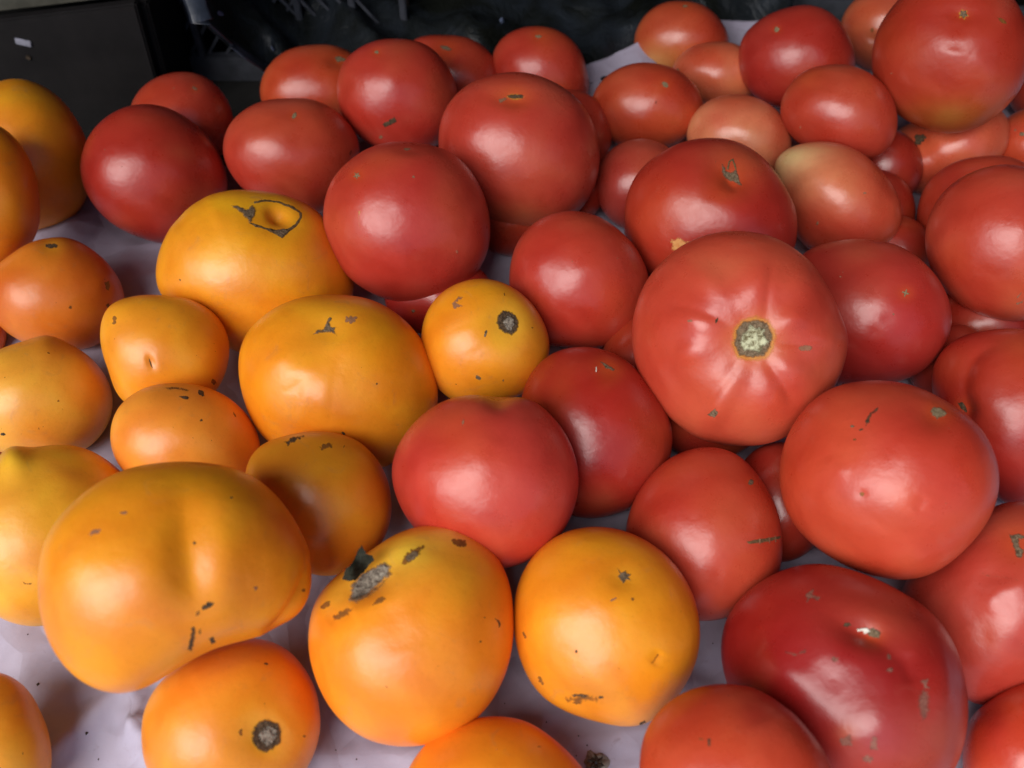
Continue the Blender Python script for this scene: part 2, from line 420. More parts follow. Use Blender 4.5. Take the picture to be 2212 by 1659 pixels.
T('R12', 'red_tomato', 'beefsteak with a deep grey T shaped stem scar and a peach rub at its base',
  [(1348, 480), (1355, 420), (1385, 365), (1440, 325), (1510, 300), (1580, 300), (1640, 330), (1690, 390), (1718, 450), (1720, 525), (1690, 590), (1610, 630), (1500, 630), (1405, 600), (1362, 550)], (0.420, 0.028, 0.021), 0.03, 7,
  disp=[('d', 1590, 365, 75, 45, 20, .09), ('g', [(1570, 340), (1585, 385), (1605, 405)], 12, .05), ('g', [(1600, 400), (1690, 480)], 30, .03), ('g', [(1420, 350), (1540, 370)], 60, -.02)],
  tint=[(1400, 460, 70, 100, 20, WARM, .7), (1470, 575, 50, 40, 0, WARM, .7)],
  marks=[('stem_scar', 'cork', [(1560, 350), (1568, 368), (1578, 372), (1590, 366), (1596, 378), (1598, 392), (1608, 404), (1594, 400), (1578, 392), (1562, 384), (1558, 366)], .3, 1.5),
         ('scar_thread', 'scarline', [(1570, 366), (1574, 348), (1584, 342), (1590, 360), (1592, 372), (1588, 364), (1582, 347), (1577, 350), (1574, 367)], .2, .6),
         ('peach_rub', 'peach', [(1446, 515), (1470, 514), (1492, 522), (1480, 532), (1490, 540), (1468, 548), (1450, 540)], .1, 3)])
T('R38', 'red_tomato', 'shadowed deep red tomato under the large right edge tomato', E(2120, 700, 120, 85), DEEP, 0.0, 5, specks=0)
T('R21', 'red_tomato', 'huge red tomato in the top right corner with star scar and ochre base',
  [(1883, 130), (1892, 75), (1925, 18), (1975, -30), (2060, -60), (2150, -40), (2205, 20), (2225, 100), (2210, 180), (2170, 235), (2110, 275), (2040, 288), (1970, 267), (1920, 228), (1892, 185)], (0.470, 0.039, 0.021), 0.07, 7,
  disp=[('d', 2080, 30, 50, 28, 0, .05), ('g', [(2075, 40), (2060, 120)], 22, .03), ('g', [(2095, 115), (2130, 150), (2135, 200)], 16, -.03), ('d', 2060, 110, 50, 34, 30, -.02)],
  tint=[(2060, 250, 110, 40, -10, (0.420, 0.150, 0.030), .8), (2110, 170, 70, 70, 0, WARM, .5)],
  marks=[('rim', 'yellowrim', S5(2081, 31, 13, 6, .6), .05, 1), (BS, 'cork', S5(2081, 31, 10, 5, .6), .15, 1), ('speck', 'bruise', [(2150, 35), (2170, 42), (2175, 52), (2160, 48)], .05, 1)])
T('R28', 'red_tomato', 'pinkish red tomato with a tiny star scar beside the pleated beefsteak',
  [(1735, 545), (1790, 525), (1870, 517), (1940, 530), (2000, 570), (2040, 625), (2058, 690), (2040, 750), (2000, 798), (1920, 830), (1830, 835), (1740, 800), (1700, 700), (1705, 600)], (0.450, 0.033, 0.026), 0.01, 6,
  disp=[('d', 1920, 690, 18, 14, 0, .02), ('d', 1890, 720, 14, 18, 0, .02)], marks=[(BS, 'greygreen', S5(1956, 633, 10, 4, .4), .15, .8), ('speck', 'tan', E(1930, 679, 3, 3), .05, .4)])
T('R27', 'red_tomato', 'large bright red tomato cut by the right edge, curved pale scratches low on it',
  [(1998, 520), (2010, 460), (2050, 402), (2110, 367), (2180, 355), (2260, 380), (2330, 450), (2340, 550), (2300, 640), (2230, 688), (2160, 690), (2090, 667), (2030, 612)], RED, 0.05, 6,
  marks=[('scratch', 'tan', [(2196, 642), (2207, 630), (2208, 632), (2198, 645)], .05, .2), ('scratch', 'tan', [(2194, 655), (2208, 650), (2212, 642), (2210, 653), (2197, 659)], .05, .2)])
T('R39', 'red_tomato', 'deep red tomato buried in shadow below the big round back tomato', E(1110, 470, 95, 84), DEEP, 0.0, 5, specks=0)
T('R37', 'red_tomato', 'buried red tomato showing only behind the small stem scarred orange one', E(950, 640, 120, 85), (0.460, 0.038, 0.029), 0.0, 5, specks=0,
  marks=[(BS, 'cork', E(893, 672, 5, 4), .1, 1)])
T('R8', 'red_tomato', 'round pinkish red tomato beside the flat yellow orange one, faint star scar upper left',
  [(697, 460), (710, 400), (750, 350), (810, 315), (880, 306), (950, 318), (1005, 355), (1040, 410), (1058, 480), (1050, 550), (1010, 612), (950, 647), (890, 656), (820, 641), (750, 597), (708, 530)], (0.520, 0.048, 0.031), 0.03, 6,
  tint=[(800, 360, 80, 40, -20, WARM, .5)], disp=[('d', 890, 320, 40, 14, 0, .03)],
  marks=[(BS, 'greygreen', S5(771, 379, 9, 5, .4), .1, .8), ('scuff', 'tan', E(893, 382, 4, 3), .05, 1), ('scratch', 'peach', [(773, 455), (779, 456), (776, 475), (779, 500), (774, 480)], .05, .8), ('speck', 'tan', E(880, 322, 8, 3), .05, 1)])
T('R10', 'red_tomato', 'round glossy dark red tomato upper left of the pleated beefsteak',
  [(1101, 592), (1115, 530), (1155, 482), (1215, 457), (1280, 463), (1340, 500), (1385, 555), (1403, 612), (1390, 672), (1350, 725), (1290, 752), (1220, 750), (1160, 737), (1118, 680)], RED, 0.02, 6,
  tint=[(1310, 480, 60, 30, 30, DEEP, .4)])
T('R29', 'red_tomato', 'deeply lobed red tomato at the right edge, small lobe folded on its left',
  [(2012, 812), (2028, 765), (2075, 728), (2150, 712), (2230, 716), (2310, 780), (2340, 880), (2310, 1000), (2240, 1085), (2170, 1088), (2110, 1030), (2050, 960), (2022, 880)], (0.440, 0.028, 0.021), 0.01, 7,
  disp=[('g', [(2200, 735), (2140, 745), (2098, 775), (2080, 830), (2082, 900), (2110, 990)], 15, .11), ('d', 2085, 885, 25, 25, 0, .06)],
  marks=[('stem_scar', 'darkcork', [(2068, 870), (2080, 868), (2090, 885), (2088, 893), (2076, 882)], .2, 1.2)])
T('R11', 'red_tomato', 'dark red tomato below the small stem scarred orange one, left of the pleated beefsteak',
  [(1150, 800), (1205, 757), (1265, 750), (1340, 770), (1400, 828), (1440, 890), (1453, 950), (1440, 1012), (1400, 1072), (1330, 1110), (1250, 1118), (1180, 1080), (1130, 1000), (1122, 890)], (0.40, 0.024, 0.016), 0.0, 6,
  marks=[(BS, 'cork', [(1295, 780), (1310, 787), (1328, 797), (1325, 802), (1308, 796)], .1, 1), ('speck', 'white', E(1288, 798, 1.5, 6), .05, .3)])
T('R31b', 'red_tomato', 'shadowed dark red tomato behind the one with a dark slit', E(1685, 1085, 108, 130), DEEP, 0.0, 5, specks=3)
T('R44', 'red_tomato', 'added dark red tomato darkening the gap below the pleated beefsteak', E(1530, 905, 115, 90), DEEP, 0.0, 5, specks=0)  # filler tomato, stands in for the shadowed paper in this gap
T('R45', 'red_tomato', 'added dark red tomato darkening the gap right of the pinkish tiny starred one', E(2060, 790, 100, 90), DEEP, 0.0, 5, specks=0)  # extra tomato put in so the gap renders darker
T('R46', 'red_tomato', 'added dark red tomato darkening the gap between the bright squarish one and the crinkled salmon one', E(1905, 360, 90, 85), DEEP, 0.0, 5, specks=0)  # added under the pile to darken the open gap
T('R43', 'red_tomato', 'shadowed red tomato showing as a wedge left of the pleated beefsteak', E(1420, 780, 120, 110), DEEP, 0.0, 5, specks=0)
T('R13', 'red_tomato', 'pleated beefsteak with a pale green star in its round brown stem scar',
  [(1363, 722), (1372, 660), (1400, 600), (1440, 555), (1500, 516), (1580, 500), (1660, 512), (1730, 550), (1780, 610), (1815, 680), (1832, 740), (1820, 800), (1785, 862), (1730, 920), (1670, 955), (1590, 963), (1510, 945), (1442, 900), (1400, 850), (1373, 790)], (0.560, 0.066, 0.037), 0.045, 7, 0.72,
  disp=[('d', 1627, 732, 85, 78, 0, .10), ('d', 1508, 693, 50, 36, 198, -0.050), ('d', 1494, 760, 40, 26, 168, -0.032), ('d', 1556, 864, 75, 30, 118, -0.052), ('d', 1661, 862, 60, 42, 75, -0.045), ('d', 1721, 805, 50, 30, 38, -0.038), ('d', 1717, 689, 42, 26, -25, -0.042), ('d', 1725, 605, 40, 30, -52, -0.028), ('d', 1639, 592, 60, 44, -85, -0.038), ('d', 1534, 613, 50, 30, -128, -0.035), ('d', 1777, 732, 60, 30, 0, -0.025), ('g', [(1600, 770), (1560, 830), (1490, 900)], 10, .03), ('g', [(1650, 770), (1690, 830), (1715, 880)], 9, .03), ('g', [(1655, 700), (1660, 620), (1672, 560)], 8, .02), ('g', [(1590, 700), (1500, 670), (1430, 650)], 10, .025), ('g', [(1670, 735), (1740, 745), (1800, 745)], 7, .02)],
  tint=[(1627, 732, 58, 54, 0, (0.720, 0.246, 0.034), .55), (1560, 590, 60, 40, 0, SALMON, .4), (1640, 940, 120, 40, 0, SALMON, .35), (1560, 670, 50, 30, 0, (0.450, 0.044, 0.041), .4), (1720, 820, 40, 40, 0, (0.450, 0.044, 0.041), .4), (1490, 720, 30, 30, 0, (0.450, 0.044, 0.041), .4)],
  marks=[('rim', 'yellowrim', [(1575, 746), (1581, 708), (1600, 686), (1632, 678), (1663, 688), (1681, 718), (1676, 752), (1659, 780), (1620, 783), (1591, 779)], .1, 1),
         ('stem_scar', 'cork', [(1583, 745), (1588, 713), (1604, 694), (1632, 687), (1658, 696), (1671, 722), (1666, 750), (1652, 771), (1620, 774), (1597, 770)], .35, 1.5),
         ('scar_core', 'pale', [(1596, 744), (1600, 720), (1612, 713), (1618, 699), (1634, 706), (1652, 706), (1654, 724), (1664, 738), (1650, 750), (1642, 765), (1622, 758), (1606, 762)], .7, 2),
         ('scuff', 'cork', [(1535, 888), (1545, 882), (1552, 892), (1543, 902), (1528, 896)], .1, 1.5), ('scuff', 'tan', E(1490, 693, 6, 3), .05, 1), ('speck', 'darkcork', [(1545, 690), (1552, 684), (1550, 694), (1546, 700)], .1, 1),
         ('speck', 'tan', E(1740, 752, 16, 7), .03, 1)], specks=12)
T('R30', 'red_tomato', 'big orange red tomato with a grey scar upper right and black scratch marks',
  [(1683, 1032), (1692, 965), (1730, 892), (1790, 840), (1860, 823), (1950, 828), (2030, 855), (2100, 905), (2145, 970), (2160, 1040), (2140, 1112), (2085, 1185), (2020, 1235), (1960, 1253), (1890, 1245), (1800, 1207), (1730, 1152), (1693, 1092)], (0.570, 0.063, 0.029), 0.045, 7,
  disp=[('g', [(1785, 985), (1800, 1010), (1840, 1020)], 16, -.02), ('d', 1862, 1067, 12, 10, 0, .02), ('g', [(1980, 1110), (2000, 1070)], 10, .02), ('d', 2020, 895, 60, 40, 20, .03)],
  tint=[(1980, 930, 90, 60, 20, (0.460, 0.038, 0.022), .6), (1830, 1130, 120, 80, 0, SALMON, .3)],
  marks=[(BS, 'greygreen', [(2008, 890), (2018, 878), (2038, 884), (2046, 893), (2040, 901), (2024, 906), (2014, 898)], .2, 1.5),
         ('scratch', 'darkcork', [(1868, 908), (1880, 892), (1898, 878), (1896, 888), (1886, 896), (1878, 912), (1870, 924)], .1, 2), ('speck', 'darkcork', E(1860, 928, 6, 2.5, -20), .1, .5),
         ('speck', 'cork', E(1841, 921, 5, 3), .08, .5), ('speck', 'bruise', E(1862, 1068, 5, 5), .05, 1), ('speck', 'bruise', E(1846, 950, 4, 3), .05, 1), ('scratch', 'tan', [(2120, 1170), (2130, 1140), (2132, 1144), (2123, 1172)], .03, .4)], specks=12)
T('R31', 'red_tomato', 'red tomato with a dark horizontal slit, below the pleated beefsteak',
  [(1352, 1152), (1365, 1090), (1402, 1030), (1460, 982), (1530, 965), (1590, 980), (1640, 1030), (1675, 1090), (1689, 1160), (1685, 1232), (1650, 1292), (1580, 1330), (1500, 1340), (1430, 1312), (1380, 1262), (1357, 1205)], (0.480, 0.039, 0.021), 0.0, 6,
  tint=[(1440, 1010, 60, 40, -30, WARM, .4)], disp=[('g', [(1610, 1170), (1690, 1162)], 7, .02)],
  marks=[('slit', 'scarline', [(1612, 1170), (1640, 1165), (1672, 1160), (1688, 1158), (1686, 1163), (1660, 1170), (1620, 1175)], .12, .8), (BS, 'cork', E(1622, 1042, 6, 6), .15, 1),
         ('slit_mark', 'tan', [(1660, 1160), (1663, 1160), (1664, 1174), (1661, 1174)], .2, .3), ('slit_mark', 'tan', [(1673, 1157), (1676, 1157), (1677, 1171), (1674, 1171)], .2, .3), ('slit_mark', 'tan', [(1640, 1163), (1643, 1163), (1643, 1176), (1640, 1176)], .2, .3)])
T('R34', 'red_tomato', 'rosy tomato at the right edge with a grey scar and thin dark scratch',
  [(1950, 1262), (2010, 1212), (2080, 1160), (2130, 1102), (2190, 1083), (2280, 1100), (2350, 1200), (2350, 1350), (2280, 1450), (2200, 1500), (2110, 1527), (2060, 1480), (1990, 1380), (1942, 1305)], (0.460, 0.050, 0.036), 0.0, 6,
  disp=[('g', [(2060, 1300), (2120, 1350), (2130, 1440)], 26, .05), ('g', [(2130, 1330), (2160, 1275), (2230, 1260)], 18, -.05), ('g', [(2100, 1235), (2150, 1245), (2212, 1252)], 12, .025)],
  marks=[('stem_scar', 'cork', [(2178, 1150), (2186, 1156), (2200, 1152), (2215, 1158), (2215, 1166), (2202, 1166), (2204, 1182), (2215, 1190), (2206, 1208), (2196, 1206), (2188, 1180), (2182, 1165)], .25, 1.2),
         ('scratch', 'tan', [(2115, 1236), (2140, 1240), (2170, 1246), (2212, 1254), (2212, 1257), (2165, 1250), (2138, 1246), (2120, 1242)], .08, .8)], specks=8)
T('R33', 'red_tomato', 'large blotched dark crimson tomato with a white flake by its stem scar',
  [(1556, 1402), (1565, 1342), (1610, 1282), (1680, 1237), (1750, 1217), (1850, 1235), (1940, 1275), (2010, 1322), (2060, 1392), (2085, 1480), (2087, 1580), (2060, 1670), (1980, 1740), (1860, 1760), (1740, 1700), (1650, 1600), (1580, 1500)], (0.345, 0.015, 0.016), 0.0, 7,
  disp=[('g', [(1740, 1290), (1830, 1350), (1890, 1370), (1960, 1440), (2000, 1560)], 24, .07), ('g', [(1760, 1420), (1820, 1500), (1830, 1600)], 30, .03), ('d', 1700, 1450, 60, 40, 40, -.03), ('d', 2030, 1480, 30, 70, 0, -.03), ('g', [(1600, 1375), (1660, 1345), (1700, 1350)], 16, -.02), ('d', 1860, 1360, 60, 35, 20, .05), ('g', [(1960, 1400), (1975, 1480)], 12, .02), ('d', 1880, 1560, 80, 60, 20, -.03)],
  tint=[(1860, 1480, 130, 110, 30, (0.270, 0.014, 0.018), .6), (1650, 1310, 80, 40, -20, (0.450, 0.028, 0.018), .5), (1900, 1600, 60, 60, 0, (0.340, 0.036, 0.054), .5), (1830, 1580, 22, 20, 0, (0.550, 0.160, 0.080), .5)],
  marks=[('stem_scar', 'cork', [(1870, 1362), (1886, 1356), (1902, 1366), (1900, 1380), (1886, 1378), (1874, 1372)], .3, 1.2), ('white_flake', 'white', [(1851, 1358), (1872, 1357), (1880, 1363), (1868, 1370), (1864, 1362), (1852, 1364)], .6, 1),
         ('scuff', 'darkcork', E(1830, 1350, 8, 5), .15, 2), ('scuff', 'redscuff', [(1748, 1275), (1760, 1272), (1756, 1284), (1772, 1290), (1768, 1300), (1752, 1292), (1744, 1302), (1740, 1285)], .04, 1.5),
         ('bruise', 'redscuff', [(1985, 1490), (2003, 1486), (2010, 1510), (2006, 1545), (1995, 1560), (1984, 1540), (1980, 1515)], .04, 4), ('scuff', 'redscuff', [(1985, 1470), (2008, 1466), (2003, 1478), (2012, 1492), (1998, 1486)], .1, 2),
         ('scuff', 'redscuff', E(1920, 1420, 5, 8, -30), .06, 2), ('scuff', 'redscuff', E(1922, 1447, 8, 6), .06, 2), ('scuff', 'redscuff', [(1690, 1400), (1705, 1408), (1722, 1412), (1740, 1400), (1742, 1410), (1720, 1420), (1700, 1414)], .03, 1.5),
         ('scuff', 'redscuff', E(1803, 1425, 9, 6), .04, 2), ('scuff', 'redscuff', E(1888, 1608, 10, 16), .03, 4), ('scuff', 'redscuff', E(1830, 1600, 14, 12), .03, 5), ('scuff', 'redscuff', E(1875, 1640, 12, 8), .03, 3)], specks=34)
T('R36', 'red_tomato', 'bright red tomato cut off by the bottom right corner',
  [(2080, 1630), (2092, 1562), (2140, 1512), (2200, 1477), (2280, 1470), (2350, 1540), (2350, 1680), (2280, 1760), (2150, 1760), (2090, 1700)], (0.540, 0.044, 0.021), 0.0, 6)
T('R35', 'red_tomato', 'orange red tomato cut by the bottom edge, leaning on the blotched crimson one',
  [(1382, 1652), (1395, 1580), (1440, 1520), (1500, 1487), (1570, 1478), (1640, 1490), (1690, 1520), (1740, 1570), (1785, 1635), (1805, 1720), (1760, 1800), (1640, 1840), (1500, 1840), (1400, 1760)], (0.52, 0.050, 0.024), 0.0, 6,
  disp=[('g', [(1640, 1480), (1670, 1560)], 40, .025)], marks=[('speck', 'darkcork', [(1528, 1598), (1534, 1594), (1535, 1612), (1530, 1612)], .1, .8), ('scuff', 'bruise', E(1515, 1597, 8, 2), .04, 1)], specks=9)
T('R32', 'red_tomato', 'rosy red tomato in the middle front with a dimpled top, among orange ones',
  [(845, 1010), (865, 950), (905, 902), (960, 866), (1025, 853), (1085, 856), (1140, 860), (1200, 908), (1240, 975), (1250, 1042), (1228, 1128), (1175, 1188), (1105, 1225), (1010, 1222), (930, 1175), (868, 1102)], (0.560, 0.052, 0.039), 0.0, 6,
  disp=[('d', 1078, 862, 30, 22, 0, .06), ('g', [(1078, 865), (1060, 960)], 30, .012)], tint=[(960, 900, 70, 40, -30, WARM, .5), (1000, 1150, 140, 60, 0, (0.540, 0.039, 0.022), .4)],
  marks=[('scratch', 'tan', [(998, 912), (1002, 900), (1003, 914), (998, 922)], .04, .8)])

# ---- orange tomatoes
T('O18', 'orange_tomato', 'thin dark orange sliver at the left edge above the pale gold one', E(-48, 722, 62, 70), BURNT, 0.0, 5, specks=0)
T('O19', 'orange_tomato', 'thin brown orange sliver at the left edge above the pointed one', E(-40, 975, 45, 46), BURNT, 0.0, 5, specks=0)
T('O1', 'orange_tomato', 'tall orange tomato in the top left below the dark board',
  [(-80, 300), (-50, 210), (10, 171), (60, 172), (120, 203), (165, 258), (190, 312), (196, 380), (170, 458), (100, 492), (20, 500), (-60, 440)], (0.84, 0.29, 0.014), 0.0, 6,
  tint=[(60, 200, 70, 25, 10, OCHRE, .6), (110, 440, 100, 60, 0, (0.600, 0.168, 0.016), .5)])
T('O2', 'orange_tomato', 'deep orange tomato cut by the left edge over the brownish orange one',
  [(-140, 430), (-105, 310), (-40, 262), (0, 272), (40, 308), (70, 360), (85, 430), (80, 500), (48, 550), (0, 582), (-70, 590), (-130, 520)], (0.80, 0.235, 0.012), 0.03, 6)
T('O3', 'orange_tomato', 'brownish orange egg shaped tomato by the left edge, dark dents on its right',
  [(-30, 605), (20, 552), (80, 518), (140, 512), (200, 540), (248, 588), (270, 642), (256, 702), (218, 742), (130, 754), (50, 738), (-10, 692)], (0.640, 0.151, 0.016), 0.0, 6,
  disp=[('d', 232, 622, 10, 12, 0, .03)], tint=[(110, 525, 60, 20, 0, (0.450, 0.072, 0.011), .5)],
  marks=[('dent', 'bruise', [(225, 610), (234, 607), (238, 618), (236, 630), (228, 622)], .05, 2), ('speck', 'bruise', E(152, 664, 4, 4), .05, 1), (BS, 'darkcork', E(112, 531, 14, 6), .05, 2), ('speck', 'bruise', E(233, 660, 4, 5), .05, 1)], specks=12)
T('O14', 'orange_tomato', 'flat broad yellow orange tomato with a ring shaped dark scar and hollow on top',
  [(335, 602), (343, 545), (370, 488), (410, 443), (470, 415), (550, 409), (630, 425), (690, 460), (735, 530), (765, 600), (762, 645), (735, 700), (670, 735), (600, 755), (510, 760), (440, 705), (380, 665), (345, 640)], (0.860, 0.347, 0.012), 0.0, 7,
  disp=[('d', 592, 470, 72, 42, 15, .06), ('d', 606, 458, 26, 17, 30, .11), ('g', [(370, 500), (470, 460)], 40, .03), ('g', [(440, 690), (560, 640), (700, 640)], 40, .015), ('d', 655, 560, 60, 60, 0, -.02)],
  tint=[(640, 440, 40, 30, 20, AMBER, .4), (600, 470, 30, 20, 20, AMBER, .5), (470, 560, 80, 60, 0, (0.880, 0.414, 0.016), .6)],
  marks=[('stem_scar', 'cork', [(494, 441), (512, 444), (532, 452), (546, 442), (552, 455), (550, 470), (540, 482), (520, 462)], .3, 1.5),
         ('scar_ring', 'scarline', [(548, 436), (572, 431), (600, 434), (632, 445), (652, 460), (652, 470), (642, 488), (626, 500), (610, 515), (592, 505), (575, 496), (552, 490), (536, 480), (548, 482), (572, 491), (596, 497), (622, 494), (638, 484), (647, 468), (646, 460), (628, 449), (600, 438), (572, 435), (550, 440)], .25, .7),
         ('scar_tip', 'cork', [(588, 498), (610, 494), (628, 498), (608, 515)], .3, 1)], specks=8)
T('O5', 'orange_tomato', 'pale golden freckled tomato with a soft point on top at the left edge',
  [(-80, 850), (-40, 780), (20, 747), (65, 735), (98, 726), (145, 742), (208, 784), (240, 838), (242, 892), (210, 950), (150, 985), (60, 986), (-30, 960), (-72, 910)], (0.88, 0.44, 0.045), 0.0, 6,
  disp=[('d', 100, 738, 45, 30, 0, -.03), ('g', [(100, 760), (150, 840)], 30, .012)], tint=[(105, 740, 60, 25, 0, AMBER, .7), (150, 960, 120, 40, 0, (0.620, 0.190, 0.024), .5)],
  marks=[('speck', 'darkcork', E(6, 938, 6, 4), .05, 1), ('speck', 'bruise', E(126, 866, 3, 3), .05, .6)], specks=26)
T('O4', 'orange_tomato', 'lumpy golden orange tomato with a small dark slit, left of the big grey scarred one',
  [(218, 702), (233, 662), (290, 640), (360, 640), (430, 655), (475, 690), (495, 745), (488, 800), (462, 850), (400, 885), (320, 890), (265, 866), (235, 800), (219, 750)], (0.86, 0.35, 0.02), 0.01, 6,
  disp=[('d', 326, 783, 8, 16, -20, .04), ('g', [(400, 650), (460, 760)], 50, .015), ('g', [(300, 820), (420, 830)], 22, .02)],
  marks=[('slit', 'scarline', [(321, 772), (325, 780), (330, 796), (324, 788)], .05, .5), ('bruise', 'bruise', E(247, 692, 5, 9), .03, 2), ('bruise', 'bruise', E(462, 825, 5, 7), .05, 2)], specks=14)
T('O12', 'orange_tomato', 'big orange tomato with a dark grey branched scar, left of the small stem scarred one',
  [(515, 802), (525, 732), (570, 680), (640, 646), (730, 637), (800, 647), (870, 690), (920, 750), (945, 830), (942, 890), (905, 950), (840, 1005), (740, 1020), (640, 990), (560, 938), (528, 870)], (0.840, 0.286, 0.010), 0.0, 7,
  disp=[('g', [(590, 755), (625, 790), (650, 830)], 26, -.035), ('d', 690, 760, 60, 40, 30, .03), ('d', 705, 706, 45, 28, 0, .03), ('g', [(640, 860), (720, 870)], 40, -.02)],
  tint=[(740, 670, 110, 30, 0, AMBER, .5), (620, 860, 80, 50, 0, (0.860, 0.347, 0.012), .5), (860, 900, 80, 80, 0, (0.740, 0.246, 0.014), .4)],
  marks=[(BS, 'cork', [(706, 690), (714, 684), (718, 690), (712, 697), (715, 706), (728, 706), (724, 714), (729, 728), (716, 720), (694, 720), (674, 724), (682, 714), (698, 710), (704, 700)], .25, 1.3),
         ('bruise', 'tan', E(758, 690, 14, 8), .02, 4), ('speck', 'darkcork', E(814, 829, 2, 3), .05, .4), ('speck', 'darkcork', E(742, 936, 5, 3, 30), .05, .6)], specks=9)
T('O6', 'orange_tomato', 'small dull orange tomato with dark scuffs on its top, above the biggest one',
  [(238, 932), (255, 880), (300, 843), (370, 828), (440, 835), (508, 870), (550, 920), (563, 972), (545, 1040), (460, 1075), (350, 1075), (275, 1028), (245, 985)], (0.82, 0.29, 0.035), 0.02, 6,
  disp=[('g', [(420, 850), (450, 930)], 30, .02)],
  marks=[('scuff', 'darkcork', [(355, 837), (380, 835), (410, 842), (408, 846), (380, 842), (360, 842)], .06, 1), ('scuff', 'darkcork', E(398, 859, 11, 4, 12), .08, 1.5), ('scuff', 'darkcork', E(434, 849, 9, 5, 40), .06, 1.5),
         ('speck', 'darkcork', E(435, 908, 4, 3), .08, 1), ('speck', 'bruise', E(507, 896, 2, 8, -30), .05, .5)], specks=10)
T('O7', 'orange_tomato', 'yellowish tomato with a nipple tip at the left edge beside the biggest one',
  [(-60, 1050), (-8, 998), (22, 980), (45, 975), (100, 963), (170, 964), (240, 1000), (280, 1040), (305, 1120), (270, 1230), (185, 1310), (90, 1353), (0, 1335), (-70, 1260), (-90, 1150)], (0.90, 0.44, 0.03), 0.0, 7,
  disp=[('d', 30, 990, 30, 34, 30, -.09), ('g', [(60, 1000), (110, 1080), (120, 1180)], 36, .03)],
  tint=[(120, 1000, 60, 25, 20, AMBER, .6), (20, 1110, 50, 110, 0, (0.840, 0.400, 0.040), .6), (90, 1320, 100, 30, 0, (0.720, 0.246, 0.034), .4), (150, 1020, 50, 18, 20, (0.500, 0.160, 0.020), .35)],  # the tall tint at the left edge paints the bright highlight
  marks=[('dent', 'bruise', [(46, 1254), (58, 1260), (74, 1258), (66, 1263), (52, 1262)], .04, .8)], specks=12)
T('O11', 'orange_tomato', 'ochre tinged orange tomato in shade right behind the biggest one, dirty scuffs on top',
  [(530, 1012), (558, 965), (620, 940), (700, 932), (770, 950), (820, 1000), (845, 1070), (840, 1140), (803, 1200), (740, 1240), (670, 1240), (600, 1180), (540, 1092)], (0.74, 0.26, 0.016), 0.0, 6,
  tint=[(700, 1000, 90, 50, 0, (0.660, 0.280, 0.016), .8)],
  marks=[('scuff', 'darkcork', [(612, 955), (630, 945), (655, 939), (660, 944), (640, 952), (622, 964)], .04, 2.5), ('scuff', 'bruise', E(705, 965, 16, 6, -10), .03, 4)], specks=10)
T('O13', 'orange_tomato', 'small round orange tomato showing a dark stem scar with a yellow halo',
  [(911, 750), (920, 682), (955, 632), (1010, 605), (1070, 605), (1130, 635), (1170, 685), (1187, 740), (1175, 800), (1130, 850), (1065, 872), (990, 870), (940, 832), (915, 782)], (0.840, 0.314, 0.012), 0.03, 7,
  disp=[('d', 1096, 697, 48, 48, 0, .05), ('g', [(1000, 700), (1030, 760)], 18, -.015)],
  tint=[(1110, 700, 55, 50, 0, LEMON, .85), (1150, 760, 40, 60, 0, OCHRE, .5)],
  marks=[('stem_scar', 'darkcork', [(1071, 698), (1074, 680), (1086, 670), (1100, 671), (1114, 680), (1121, 698), (1119, 715), (1106, 726), (1090, 722), (1078, 712)], .3, 1.2), ('scar_core', 'greypith', [(1085, 695), (1094, 682), (1108, 688), (1112, 702), (1104, 716), (1090, 710)], .6, 1.5),
         ('scuff', 'tan', [(976, 655), (990, 640), (1002, 642), (985, 654), (1000, 662), (980, 668)], .04, 1.5), ('scuff', 'cork', E(1049, 721, 3, 9, 12), .04, .8), ('scuff', 'cork', E(1033, 816, 7, 4, 40), .08, 1), ('speck', 'cork', E(1087, 822, 2, 3), .05, .5), ('speck', 'bruise', E(1150, 708, 3, 2), .05, .4)], specks=14)
T('O10', 'orange_tomato', 'dim ochre orange tomato cut by the bottom left corner',
  [(-120, 1560), (-80, 1482), (-25, 1452), (5, 1454), (50, 1480), (90, 1542), (110, 1612), (100, 1690), (40, 1745), (-60, 1745), (-120, 1660)], (0.74, 0.31, 0.02), 0.0, 6)
T('O9', 'orange_tomato', 'oval orange tomato at the bottom edge with a round dark stem scar facing front',
  [(305, 1592), (313, 1532), (348, 1472), (400, 1430), (470, 1390), (540, 1378), (612, 1397), (662, 1450), (690, 1522), (690, 1592), (662, 1662), (610, 1722), (500, 1752), (390, 1732), (322, 1672)], (0.800, 0.286, 0.019), 0.0, 7,
  disp=[('d', 575, 1588, 55, 55, 0, .05), ('g', [(610, 1560), (690, 1500)], 22, .025), ('g', [(350, 1500), (430, 1460)], 30, .01)], tint=[(600, 1580, 70, 60, 0, (0.820, 0.370, 0.024), .6), (520, 1420, 90, 20, -20, (0.520, 0.170, 0.050), .4), (640, 1620, 50, 80, 0, AMBER, .3)],
  marks=[('stem_scar', 'darkcork', [(541, 1590), (546, 1570), (560, 1556), (580, 1552), (602, 1562), (609, 1580), (606, 1605), (590, 1620), (575, 1628), (556, 1622), (544, 1608)], .3, 1.5), ('scar_core', 'greypith', [(556, 1590), (566, 1572), (582, 1564), (598, 1572), (600, 1590), (590, 1606), (574, 1612), (560, 1602)], .6, 2.5),
         ('speck', 'darkcork', E(575, 1434, 5, 3), .05, 1), ('scuff', 'bruise', E(520, 1582, 5, 8, 10), .04, 1.5), ('speck', 'bruise', E(657, 1590, 5, 3), .05, 1)], specks=14)
